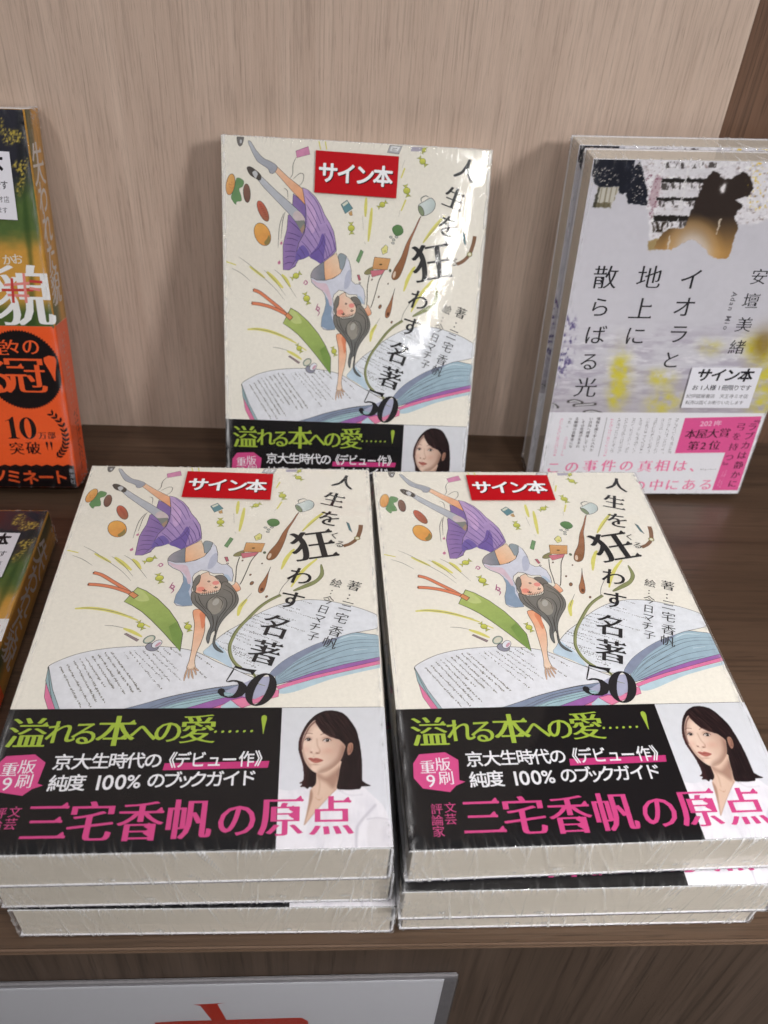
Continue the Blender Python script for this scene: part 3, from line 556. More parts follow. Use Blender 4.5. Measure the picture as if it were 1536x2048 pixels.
    f('B', [(335, 1262), (385, 1213), (407, 1240), (400, 1300), (352, 1322)], (226, 218, 130), smooth=False, line=OL); P.ell('B', 375, 1285, 14, 12, 0, (190, 190, 90))
    f('B', [(112, 1268), (142, 1290), (90, 1418), (62, 1390)], (116, 158, 106), smooth=False, line=(80, 110, 80)); f('B', [(72, 1548), (98, 1545), (114, 1605), (92, 1612)], (190, 96, 112), smooth=False, line=OL, lw=.18); P.ell('B', 104, 1636, 9, 8, 0, (214, 206, 200), None, OL)
    f('B', [(1222, 1068), (1245, 1095), (1262, 1235), (1236, 1195)], (84, 128, 138), smooth=False, line=OL, lw=.16)
    l('B', [(1357, 1120), (1342, 1200), (1308, 1305)], 1.9, (132, 92, 64), taper=False); l('B', [(1285, 1345), (1225, 1400), (1160, 1432)], 1.7, (132, 92, 64), taper=False); P.ell('B', 1300, 1322, 27, 27, 0, (188, 180, 104), None, OL); P.ell('B', 1300, 1322, 15, 15, 0, (232, 228, 210))
    f('B', [(430, 112), (562, 122), (525, 208), (398, 190)], (178, 178, 184), smooth=False, line=OL); f('B', [(445, 120), (540, 128), (512, 180), (425, 172)], (226, 226, 228), smooth=False); l('B', [(455, 142), (508, 148)], .5, OL); l('B', [(448, 162), (500, 166)], .5, OL)
    f('B', [(660, 128), (790, 132), (765, 180), (655, 178)], (172, 166, 184), smooth=False)
    g = [c.mean(axis=1, keepdims=True) for c in P.c]; P.c = [c*.86+m*.14 for c, m in zip(P.c, g)]  # ink colours greyed to stand for haze of the film over them
    return P
def title(z0):
    P = Print(z0); K = (44, 43, 45); r = -17
    P.run('D', [('わ', 800, 352), ('す', 712, 640)], 10.6, 'minb', K, r)
    P.run('D', [('名', 580, 935), ('著', 492, 1205)], 12.2, 'minb', K, r)
    P.run('B', [('人', 1262, 385), ('生', 1130, 705), ('を', 1060, 1010)], 10.8, 'minb', K, r)
    P.run('G', [('狂', 865, 728)], 20.5, 'minb', K, 11)
    P.run('G', [('く', 1063, 640), ('る', 1108, 718)], 4.6, 'min', (50, 50, 52), r)
    P.run('D', [('\uE005', 278, 1480, 18.6), ('\uE000', 466, 1552, 19.2)], 17.5, 'minb', (38, 37, 40), -14, .05, 1.0)
    return P
def authors(z0):
    P = Print(z0); K = (60, 60, 62); r = -20
    P.run('D', [('著', 1258, 490), (':', 1205, 605), ('三', 1168, 730), ('宅', 1112, 868), ('香', 1055, 1008), ('帆', 1000, 1128)], 5.9, 'min', K, r)
    P.run('D', [('絵', 1108, 450), (':', 1062, 545), ('今', 1022, 655), ('日', 975, 762), ('マ', 935, 862), ('チ', 893, 955), ('子', 872, 1055)], 4.9, 'min', K, r)
    return P
def band_print():
    P = Print(.03); P.off = np.array([-2.5, -.3]); G = (156, 178, 66); Wh = (226, 225, 230); Pk = (202, 74, 132)
    P.run('K', [('溢', 238, 113, 13.2), ('れ', 357, 108, 10.2), ('る', 444, 111, 10.2), ('本', 555, 101, 13.2), ('へ', 655, 104, 9.5), ('の', 742, 101, 10.2), ('愛', 846, 90, 12.6), ('\uE0A1', 1078, 86, 12.0)], 12, 'minh', G)
    for k in range(6): P.ell('K', 912+k*25.5, 100-k*.9, 5, 4.2, 0, G)
    P.fill('K', [(780, 218), (1150, 204), (1155, 229), (784, 244)], (188, 56, 118), smooth=False)
    P.run('K', [('京', 412, 219), ('大', 479, 216), ('生', 545, 213), ('時', 609, 211), ('代', 672, 209), ('の', 735, 208)], 6.3, 'bold', Wh)
    P.run('K', [('《', 790, 206), ('デ', 840, 205), ('ビ', 895, 203), ('ュ', 952, 202), ('ー', 1006, 201), ('作', 1066, 198), ('》', 1122, 195)], 6.3, 'bold', Wh, sx=.84)
    P.run('K', [('純', 428, 298), ('度', 493, 294), ('1', 566, 291, 7.4), ('0', 607, 289, 7.4), ('0', 652, 287, 7.4), ('%', 699, 285, 6.6), ('の', 777, 281), ('ブ', 833, 279), ('ッ', 880, 278), ('ク', 926, 275), ('ガ', 984, 273), ('イ', 1044, 270), ('ド', 1100, 267)], 6.3, 'bold', Wh)
    P.fill('K', [(197, 200), (298, 192), (350, 222), (354, 300), (377, 306), (342, 321), (318, 346), (212, 332), (176, 292), (174, 236)], Pk, smooth=False)
    P.run('K', [('重', 230, 249), ('版', 290, 238), ('9', 243, 301, 6.6), ('刷', 303, 291)], 5.5, 'min', Wh)
    P.run('K', [('文', 318, 406), ('芸', 320, 451)], 4.0, 'min', (196, 74, 130)); P.run('K', [('評', 265, 412), ('論', 268, 456), ('家', 273, 500)], 4.0, 'min', (196, 74, 130))
    return P
def band_name():
    P = Print(.05); P.off = np.array([-2.5, -.3])
    P.run('K', [('三', 447, 441), ('宅', 608, 437), ('香', 785, 432), ('帆', 955, 422), ('の', 1128, 420, 13.2), ('原', 1281, 407), ('点', 1456, 400)], 14.6, 'minh', (200, 70, 130))
    return P
PU0 = 92.1
def portrait():
    P = Paint('E', PU0, 127.9, 0.15, 52.05, .21); n = lambda sx, sy, sd=0, o=4: vnoise(P.x/sx, P.y/sy, sd, o)
    P.base((206, 207, 213)); P.mixin(np.clip((P.y-200)/900, 0, 1)*.5, (214, 214, 224))
    # shirt
    sh = P.poly([(0, 1160), (250, 1110), (505, 1080), (700, 1120), (850, 1075), (1000, 1070), (1150, 1060), (1280, 1170), (1400, 1290), (1480, 1480), (1520, 1780), (1540, 1900), (0, 1900)], 6)
    P.mixin(sh, (226, 223, 230))
    fold = np.clip((n(130, 320, 5)-.5)*2.2, 0, 1)*sh; P.mixin(fold*.55, (192, 190, 202))
    P.mixin(P.strokem([(1060, 1800), (1070, 1600), (1110, 1490), (1300, 1280)], 16, 26)*.55*sh, (176, 172, 184)); P.mixin(P.strokem([(1200, 1450), (1330, 1430), (1460, 1450)], 8, 14)*.5*sh, (182, 178, 190))
    P.mixin(P.strokem([(860, 1100), (980, 1160), (1140, 1150)], 10, 20)*.35*sh, (188, 185, 196)); P.mixin(P.poly([(1220, 1480), (1440, 1450), (1520, 1800), (1230, 1820)], 20)*.35, (196, 192, 198))
    # hair behind
    hair = P.poly([(750, 128), (640, 150), (540, 210), (450, 312), (395, 420), (365, 505), (360, 600), (378, 690), (408, 790), (418, 870), (422, 950), (405, 990), (368, 1016), (398, 1030), (378, 1060), (430, 1062), (462, 1090), (500, 1060), (545, 1082), (590, 1010), (640, 900), (850, 860), (840, 1000), (825, 1070), (850, 1062), (880, 1092), (920, 1070), (960, 1085), (1010, 1066), (1060, 1088), (1100, 1058), (1150, 1052), (1200, 1050), (1245, 1040), (1190, 1012), (1140, 965), (1142, 850), (1138, 700), (1112, 500), (1070, 375), (1010, 262), (930, 172), (840, 138)], 4, grow=4*(n(26, 26, 61)-.5)*2)
    P.mixin(hair, (34, 22, 25)); P.mixin(hair*np.clip(1-(P.x-360)/120, 0, 1)*.75, (88, 42, 42))
    P.mixin(hair*np.clip((n(8, 190, 8)-.5)*3.2, 0, 1)*.5, (76, 50, 48)); P.mixin(hair*np.clip((n(10, 160, 18)-.52)*4, 0, 1)*.6, (12, 8, 10))
    P.mixin(hair*P.strokem([(800, 150), (960, 250), (1050, 420), (1090, 620)], 10, 60)*.35, (84, 62, 64))
    # neck and chest
    P.mixin(P.poly([(588, 840), (700, 830), (850, 740), (900, 780), (880, 900), (856, 1000), (838, 1080), (740, 1170), (600, 1320), (500, 1440), (422, 1525), (450, 1400), (480, 1250), (505, 1095), (570, 1020)], 5), (210, 180, 162))
    P.mixin(P.poly([(590, 890), (700, 940), (870, 820), (850, 960), (790, 1080), (700, 1010), (620, 960)], 40)*.62, (138, 100, 86)); P.mixin(P.blob(640, 1080, 60, 90)*.4, (220, 194, 176)); P.mixin(P.strokem([(600, 930), (620, 1040), (600, 1150)], 6, 26)*.35, (150, 112, 96))
    P.mixin(P.poly([(505, 1095), (480, 1250), (450, 1400), (422, 1525), (470, 1380), (530, 1180)], 14)*.6, (136, 98, 82)); P.mixin(P.strokem([(812, 1090), (740, 1170), (600, 1320), (430, 1520)], 4, 16)*.5, (150, 116, 104))
    # face
    fc = P.poly([(575, 245), (505, 300), (445, 390), (410, 480), (398, 560), (404, 650), (440, 755), (498, 838), (555, 882), (615, 898), (700, 880), (800, 816), (878, 735), (922, 630), (940, 540), (900, 440), (760, 340), (660, 270)], 5)
    P.mixin(fc, (222, 195, 179)); sh = np.clip((P.x-620)/300, 0, 1); P.mixin(fc*sh*.8, (176, 140, 124)); P.mixin(fc*P.poly([(600, 905), (760, 850), (880, 740), (940, 620), (900, 560), (850, 700), (740, 800), (620, 850)], 45)*.6, (132, 98, 84))
    P.mixin(fc*P.poly([(398, 560), (404, 650), (440, 755), (498, 838), (520, 800), (450, 700), (425, 600)], 22)*.5, (168, 130, 114)); P.mixin(fc*P.poly([(450, 380), (575, 245), (700, 330), (600, 330), (500, 400)], 30)*.4, (150, 112, 98))
    P.mixin(fc*P.blob(560, 350, 70, 60)*.55, (226, 202, 186)); P.mixin(fc*P.blob(480, 620, 40, 50)*.35, (214, 176, 160)); P.mixin(fc*P.blob(650, 640, 70, 60)*.35, (206, 164, 148)); P.mixin(fc*P.blob(560, 830, 60, 34)*.45, (218, 190, 172)); P.mixin(fc*P.blob(450, 600, 34, 40)*.2, (204, 140, 130)); P.mixin(fc*P.blob(730, 620, 70, 44)*.25, (196, 130, 116))
    # nose
    P.mixin(P.strokem([(548, 470), (540, 560), (532, 605)], 6, 22)*.55, (228, 204, 188)); P.mixin(P.strokem([(588, 480), (596, 560), (622, 612), (612, 645)], 7, 26)*.42, (150, 110, 94)); P.mixin(P.blob(534, 612, 20, 18)*.5, (230, 204, 190))
    P.mixin(P.blob(518, 640, 15, 9)*.85, (104, 62, 54)); P.mixin(P.blob(590, 650, 20, 9, 10)*.85, (108, 66, 56)); P.mixin(P.strokem([(505, 622), (508, 645), (540, 660), (580, 662), (622, 645), (626, 620)], 2, 10)*.45, (140, 98, 84)); P.mixin(P.blob(548, 690, 14, 12)*.3, (160, 120, 104))
    # ear
    P.mixin(P.poly([(972, 545), (1000, 520), (1030, 532), (1034, 590), (1012, 648), (975, 672), (960, 620)], 6), (164, 122, 104)); P.mixin(P.strokem([(1012, 548), (1018, 590), (992, 640)], 5, 9)*.7, (104, 66, 56)); P.mixin(P.strokem([(985, 560), (990, 600), (978, 640)], 3, 8)*.6, (92, 56, 48))
    # hair over the forehead and side locks
    P.mixin(P.poly([(570, 250), (598, 320), (650, 388), (720, 436), (790, 462), (860, 484), (905, 520), (935, 560), (955, 600), (965, 540), (1000, 515), (1050, 520), (1100, 500), (1080, 380), (1000, 250), (880, 150), (740, 135), (620, 170)], 6, grow=5*(n(18, 50, 62)-.5)*2), (32, 21, 24))
    bang = P.poly([(600, 210), (760, 150), (1000, 250), (1090, 480), (930, 500), (760, 430), (640, 340)], 18)
    gr = vnoise((P.x*.78-P.y*.62)/9+30, (P.x*.62+P.y*.78)/190+9, 27, 4); P.mixin(bang*np.clip((gr-.5)*3.4, 0, 1)*.55, (86, 56, 52)); P.mixin(bang*np.clip((.47-gr)*5, 0, 1)*.6, (12, 8, 10))
    P.mixin(P.strokem([(585, 262), (625, 350), (700, 415), (800, 455)], 4, 9)*.6, (104, 60, 54)); P.mixin(P.strokem([(690, 270), (750, 330), (810, 430)], 2, 6)*.7, (128, 96, 90)); P.mixin(P.strokem([(575, 260), (500, 330), (445, 430), (412, 520), (402, 600)], 7, 16)*.75, (70, 36, 36))
    P.mixin(P.strokem([(404, 640), (425, 740), (470, 830)], 4, 12)*.5, (60, 30, 32))
    P.mixin(P.poly([(940, 545), (955, 610), (930, 690), (890, 760), (868, 850), (850, 960), (830, 1075), (900, 1092), (1060, 1088), (1135, 1040), (1138, 700), (1100, 520), (1048, 540), (1030, 650), (985, 690), (955, 650)], 6), (28, 19, 22))
    lk = P.poly([(880, 720), (1100, 560), (1135, 1000), (1060, 1080), (840, 1075)], 20); P.mixin(lk*np.clip((n(9, 210, 71)-.52)*3.2, 0, 1)*.5, (74, 52, 52))
    # eyes, brows, mouth
    for cx, cy_, rx, ry in ((480, 487, 36, 17), (712, 494, 47, 20)):
        P.mixin(P.blob(cx, cy_-14, rx*1.5, ry*1.6)*.45, (140, 96, 84)); e = P.poly([(cx-rx, cy_+5), (cx-rx*.4, cy_-ry*.8), (cx+rx*.4, cy_-ry*.85), (cx+rx, cy_+1), (cx+rx*.4, cy_+ry*.8), (cx-rx*.4, cy_+ry*.9)], 3)
        P.mixin(e, (204, 190, 186)); P.mixin(e*np.clip((1.15-np.hypot((P.x-cx-6)/20, (P.y-cy_)/21))*6, 0, 1), (30, 19, 18)); P.mixin(P.blob(cx+1, cy_-6, 4, 4, 0, 1.3), (235, 235, 240))
        P.mixin(P.strokem([(cx-rx-4, cy_+4), (cx-rx*.4, cy_-ry*.95), (cx+rx*.5, cy_-ry), (cx+rx+5, cy_)], 4, 5)*.9, (40, 24, 24)); P.mixin(P.strokem([(cx-rx*.7, cy_+ry), (cx+rx*.7, cy_+ry)], 1.5, 7)*.45, (124, 84, 74)); P.mixin(P.strokem([(cx-rx, cy_-ry*1.6), (cx, cy_-ry*2.1), (cx+rx, cy_-ry*1.5)], 1.5, 6)*.4, (130, 90, 80))
    P.mixin(P.strokem([(436, 424), (478, 408), (532, 414)], 4.5, 8)*.6, (98, 68, 62)); P.mixin(P.strokem([(636, 426), (690, 408), (752, 428)], 5, 9)*.55, (92, 62, 56))
    P.mixin(P.poly([(478, 714), (515, 707), (545, 715), (580, 708), (664, 736), (612, 764), (560, 770), (512, 748)], 5), (166, 96, 88)); P.mixin(P.strokem([(482, 717), (550, 735), (662, 737)], 2.5, 4)*.75, (104, 44, 44)); P.mixin(P.blob(565, 754, 36, 7)*.45, (190, 122, 112)); P.mixin(P.blob(565, 790, 60, 12)*.45, (142, 104, 90))
    P.mixin(P.strokem([(560, 1190), (610, 1225), (650, 1190)], 2, 3)*.4, (150, 100, 60)); P.mixin(P.blob(610, 1215, 8, 6)*.5, (150, 70, 60))
    return P
# ------------------------------------------------------------------ book body
def cshell(name, W_, t, th, r, y0, y1, out=0., mats=None, fold=0.):
    """cover or band wrapped round front, spine (at x = W) and back; outer skin pushed out by `out`"""
    def path(o, rr):
        pts = []
        if fold: pts += [(-o if o > 0 else .02, t-fold)]
        pts += [(0 if not fold else -o if o > 0 else .02, t+o)]
        pts += [(W_-r, t+o)]
        for a in np.linspace(90, 0, 6)[1:]: pts.append((W_-r+(rr+0)*math.cos(math.radians(a)), t-r+rr*math.sin(math.radians(a))))
        for a in np.linspace(0, -90, 6): pts.append((W_-r+rr*math.cos(math.radians(a)), r+rr*math.sin(math.radians(a))))
        pts += [(0, -o)]
        return pts
    O = path(out, r+out); I = path(out-th, max(r+out-th, .05)); n = len(O)
    # subdivide front for gentle shading
    vs = [(x, y, z) for y in (y0, y1) for x, z in O]+[(x, y, z) for y in (y0, y1) for x, z in I]
    fs, mi = [], []
    for i in range(n-1):
        fs.append((i, i+1, n+i+1, n+i)); mi.append(0)
        fs.append((2*n+i+1, 2*n+i, 3*n+i, 3*n+i+1)); mi.append(1)
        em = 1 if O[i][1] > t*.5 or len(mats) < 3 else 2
        fs.append((i+1, i, 2*n+i, 2*n+i+1)); mi.append(em); fs.append((n+i, n+i+1, 3*n+i+1, 3*n+i)); mi.append(em)
    fs.append((0, n, 3*n, 2*n)); mi.append(1); fs.append((n-1, 3*n-1, 4*n-1, 2*n-1)); mi.append(1)
    return mesh(name, vs, fs, mats, mi)
def film(name, W_, H_, t, seed, e=.36, ncre=150, corner=.6, amp=1., nx=620, longedge=1.):
    rs = np.random.RandomState(seed)
    xs = np.linspace(-e, W_+e, nx); near = np.arange(0, 9, .55)
    ys = np.r_[-e+near, np.linspace(9, H_-9, 44), H_+e-near[::-1]]; zs = np.linspace(-e, t+e, 15)
    def grid(a, b): A, B = np.meshgrid(a, b, indexing='ij'); return A.ravel(), B.ravel()
    P, F, n0 = [], [], 0
    def addface(p, na, nb, flip):
        nonlocal n0
        i = (np.arange(na-1)[:, None]*nb+np.arange(nb-1)[None]).ravel()+n0
        q = np.c_[i, i+nb, i+nb+1, i+1]; F.append(q[:, ::-1] if flip else q); P.append(p); n0 += len(p)
    A, B = grid(xs, ys); addface(np.c_[A, B, np.full(len(A), t+e)], len(xs), len(ys), False); addface(np.c_[A, B, np.full(len(A), -e)], len(xs), len(ys), True)
    A, B = grid(xs, zs); addface(np.c_[A, np.full(len(A), -e), B], len(xs), len(zs), False); addface(np.c_[A, np.full(len(A), H_+e), B], len(xs), len(zs), True)
    A, B = grid(ys, zs); addface(np.c_[np.full(len(A), -e), A, B], len(ys), len(zs), True); addface(np.c_[np.full(len(A), W_+e), A, B], len(ys), len(zs), False)
    P = np.concatenate(P); F = np.concatenate(F)
    key = np.round(P*1e4).astype(np.int64); _, idx, inv = np.unique(key, axis=0, return_index=True, return_inverse=True); inv = inv.ravel()
    P = P[idx]; F = inv[F]
    r = .75; lo = np.array([-e+r, -e+r, -e+r]); hi = np.array([W_+e-r, H_+e-r, t+e-r]); q = np.clip(P, lo, hi); v = P-q; L = np.linalg.norm(v, axis=1); nrm = v/np.maximum(L, 1e-6)[:, None]
    x, y, z = P.T; d = np.zeros(len(P)); fold = np.zeros(len(P))
    for end in (0, 1):
        yy = y if end == 0 else H_-y        # distance from the edge, negative none
        onside = yy < -e+.01
        s = np.where(onside, t+e-z, -(yy+e)); s = np.where((~onside) & (z < t*.5), 1e3, s)
        s2 = np.where(onside, z+e, -(yy+e)); s2 = np.where((~onside) & (z > t*.5), 1e3, s2)
        xc = rs.uniform(4, W_-4, ncre)
        fr = rs.choice([0, 1], ncre, p=[.62, .38])
        for k in range(ncre):
            a = rs.uniform(.04, .13)*amp*(1.5 if rs.rand() < .15 else 1); w = rs.uniform(.2, .42)*(1 if nx > 400 else 1.5); sl = rs.uniform(-.05, .5)*(-1 if xc[k] > W_*.6 else 1); Ld = rs.choice([1.2, 3, 8], p=[.5, .3, .2]); Lu = rs.uniform(.4, 2.0)
            ss = s if fr[k] == 0 else s2; sl = sl if fr[k] == 0 else -sl
            m = np.abs(x-xc[k]) < 16; sm = ss[m]
            env = np.exp(-np.maximum(sm, 0)/Ld)*np.exp(-np.maximum(-sm, 0)/Lu)*(sm < 500)
            g = (x[m]-xc[k]-sl*np.clip(sm, -5, 40)-.10*np.sin(sm*.6+k))/w; prof = env*np.exp(-g**2)
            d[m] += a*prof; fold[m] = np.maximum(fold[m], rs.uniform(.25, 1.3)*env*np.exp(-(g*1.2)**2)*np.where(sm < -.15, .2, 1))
        if end == 0 or nx < 400:            # ragged crimp where the film was drawn together low on the edge face
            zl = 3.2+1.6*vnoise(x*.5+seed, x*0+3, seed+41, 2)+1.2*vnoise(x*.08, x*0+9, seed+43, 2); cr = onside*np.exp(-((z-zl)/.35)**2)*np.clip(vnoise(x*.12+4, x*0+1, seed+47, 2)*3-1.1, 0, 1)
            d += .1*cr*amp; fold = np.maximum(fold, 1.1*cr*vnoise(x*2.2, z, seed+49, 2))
    for k in range(16):                      # a few creases on the long sides
        y0 = rs.uniform(10, H_-10); sd = rs.choice([0, 1]); on = (x < .5) if sd == 0 else (x > W_-.5)
        d += on*rs.uniform(.05, .2)*np.exp(-((y-y0-.4*(z-t/2))/rs.uniform(1, 2.2))**2)
    for sd, xx in ((0, x), (1, W_-x)):         # ruffled film along the front's long edges, its glints put in as white
        on = (z > t*.5) & (xx < 5); nz = vnoise(y*.55+20, xx*.8+5, seed+21+sd, 3)
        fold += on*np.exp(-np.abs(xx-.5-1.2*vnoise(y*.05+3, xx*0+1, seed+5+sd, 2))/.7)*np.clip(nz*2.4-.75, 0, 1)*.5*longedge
    for cx in (0, W_):
        for cy_ in (0, H_):
            dist = np.hypot(x-cx, y-cy_); on = np.abs(z-t*.25) < t*.5
            cn = vnoise((x+y)*.9+40, z*.7+10, seed+3, 3); d += corner*on*np.exp(-dist/6.5)*(cn*1.6-.35)
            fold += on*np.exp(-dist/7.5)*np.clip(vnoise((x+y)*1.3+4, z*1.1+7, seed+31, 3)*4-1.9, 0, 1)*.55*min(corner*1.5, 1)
    inner = (x > 6) & (x < W_-6) & (y > 12) & (y < H_-12)
    d += .06*(vnoise(x*.045+9, y*.035+5, seed+9, 2))
    d = np.where((z < t*.5) & (nrm[:, 2] < -.5), d*.1, d)
    d = np.clip(d, -.05, .75)
    V = q+nrm*(np.maximum(L, 0)[:, None]*0+r+d[:, None])
    V[L < 1e-6] = P[L < 1e-6]
    me = mesh(name, V, F, [M_FILM], smooth=True)
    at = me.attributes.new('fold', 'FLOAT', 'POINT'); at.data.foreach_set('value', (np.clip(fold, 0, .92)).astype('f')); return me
BW, BH, TP = 128., 188., 20.639
BT = TP-.9
def sticker_red():
    P = Print(.06)
    for dx, dy, c in ((.42, -.42, (20, 8, 12)), (0, 0, (232, 232, 236))):
        for k, ch in enumerate('サイン本'): P.char(ch, np.array([6.2+k*8.7+dx, 9.3+dy]), 9.6, 'heavy', ink(c)*0+0 if 0 else c)
        P.z += .012
    return P
def build_cream():
    root = empty('paperback_book')
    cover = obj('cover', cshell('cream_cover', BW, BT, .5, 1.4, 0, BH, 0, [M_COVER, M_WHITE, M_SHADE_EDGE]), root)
    z = BT*MM
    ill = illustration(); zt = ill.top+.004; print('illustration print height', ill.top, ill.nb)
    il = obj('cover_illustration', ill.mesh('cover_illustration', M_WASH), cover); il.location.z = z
    ti = obj('title_lettering', title(zt).mesh('title_lettering', M_INK), cover); ti.location.z = z
    au = obj('author_lettering', authors(zt).mesh('author_lettering', M_INK), cover); au.location.z = z
    obj('page_block', box('page_block', (.9, .5, .52), (BW-1.0, BH-.5, BT-.52), [M_PAGES], .15), root)
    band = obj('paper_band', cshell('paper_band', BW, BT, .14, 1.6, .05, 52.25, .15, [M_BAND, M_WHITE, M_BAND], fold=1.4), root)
    zb = (BT+.15)*MM
    bp = band_print(); o = obj('band_lettering', bp.mesh('band_lettering', M_INK), band); o.location.z = zb
    o = obj('band_portrait', portrait().mesh('band_portrait', M_INK, .03), band); o.location.z = zb
    o['label'] = 'printed portrait photo of a dark-haired woman in a white shirt'
    o = obj('band_name_lettering', band_name().mesh('band_name_lettering', M_INK), band); o.location.z = zb
    st = obj('sticker', box('red_sticker', (0, 0, 0), (39.3, 18.6, .05), [M_RED]), root); st.location = (44.3*MM, 165.2*MM, (BT+.95)*MM)
    obj('sticker_lettering', sticker_red().mesh('sticker_lettering', M_INK), st)
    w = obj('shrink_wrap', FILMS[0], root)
    return root
FILMS = [film('shrink_wrap', BW, BH, BT, s) for s in (3, 12, 27)]+[film('shrink_wrap', BW, BH, BT, 35, longedge=2.6)]
def pose_flat(x, y, a, z): return Matrix.Translation((x*MM, y*MM, z*MM)) @ Matrix.Rotation(a, 4, 'Z')
def pose_stand(x, y, a, t, ro, th, z0=0., backoff=0.):
    """x,y: front bottom-left corner; a yaw; t lean back; ro roll; th thickness; book local origin is at the back cover"""
    r = Vector((math.cos(a), math.sin(a), 0)); b = Vector((-math.sin(a), math.cos(a), 0)); zz = Vector((0, 0, 1))
    up = zz*math.cos(t)+b*math.sin(t); bk = b*math.cos(t)-zz*math.sin(t)
    X = r*math.cos(ro)+up*math.sin(ro); Y = -r*math.sin(ro)+up*math.cos(ro)
    o = Vector((x, y, th*math.sin(t)+z0))+bk*(th+backoff)
    m = Matrix((X, Y, -bk)).transposed().to_4x4(); m.translation = o*MM; return m
def set_film(root, k):
    for ch in root.children:
        if ch.name.startswith('shrink_wrap'): ch.data = FILMS[k]
cream = build_cream()
GRP = 'shrink-wrapped copies of the cream illustrated paperback'
spots = [
 (pose_flat(-105.13, 127.89, .015, 2*TP+.45), 'cream illustrated paperback with black band, on top of the stack at the left', 0),
 (pose_flat(-103.4, 131.1, .0087, TP+.45), 'cream paperback in the middle of the left stack, only its page edges showing', 1),
 (pose_flat(-101.58, 130.8, -.0019, .45), 'bottom book of the left stack, page edges resting on the dark shelf', 2),
 (pose_flat(27.77, 128.68, .0325, 2*TP+.45), 'cream illustrated paperback lying on top of the right stack', 1),
 (pose_flat(26.9, 125.75, .012, TP+.45), 'middle book of the right stack, a strip of its black band showing', 2),
 (pose_flat(28.98, 131.46, .0071, .45), 'bottom book of the right stack, lying on the shelf', 0),
 (pose_stand(-53.447, 352.88, .0022, .3432, -.007, BT+.45, -4.09+.15), 'cream illustrated paperback standing upright behind the two stacks', 3)]
for i, (m, lab, fk) in enumerate(spots):
    b = cream if i == 0 else copy_tree(cream)
    b.matrix_world = m; tag(b, lab, 'book', GRP); set_film(b, fk)
    for ch in b.children:
        if ch.name.startswith('sticker'):
            ch.location.x += (-.9, .3, 0, .6, .4, 0, .3)[i]*MM; ch.location.y += (.1, 0, 0, .7, .2, 0, -.2)[i]*MM; ch.rotation_euler.z = (-.030, 0, .01, .002, .01, 0, -.018)[i]
        if ch.name.startswith('paper_band'):
            for q in ch.children:
                if q.name.startswith('band_portrait'):
                    off = (0, 0, 0, 1.9, 1.9, 1.9, 1.3)[i]; k_ = (127.9-PU0-off)/(127.9-PU0); q.scale.x = k_; q.location.x = 127.9*(1-k_)*MM; continue
                q.location.x = ((0, 0, 0, 1.9, 1.9, 1.9, 1.3) if q.name.startswith('band_portrait') else (0, 0, 0, 2.4, 2.4, 2.4, 1.6))[i]*MM
bpy.context.view_layer.update()

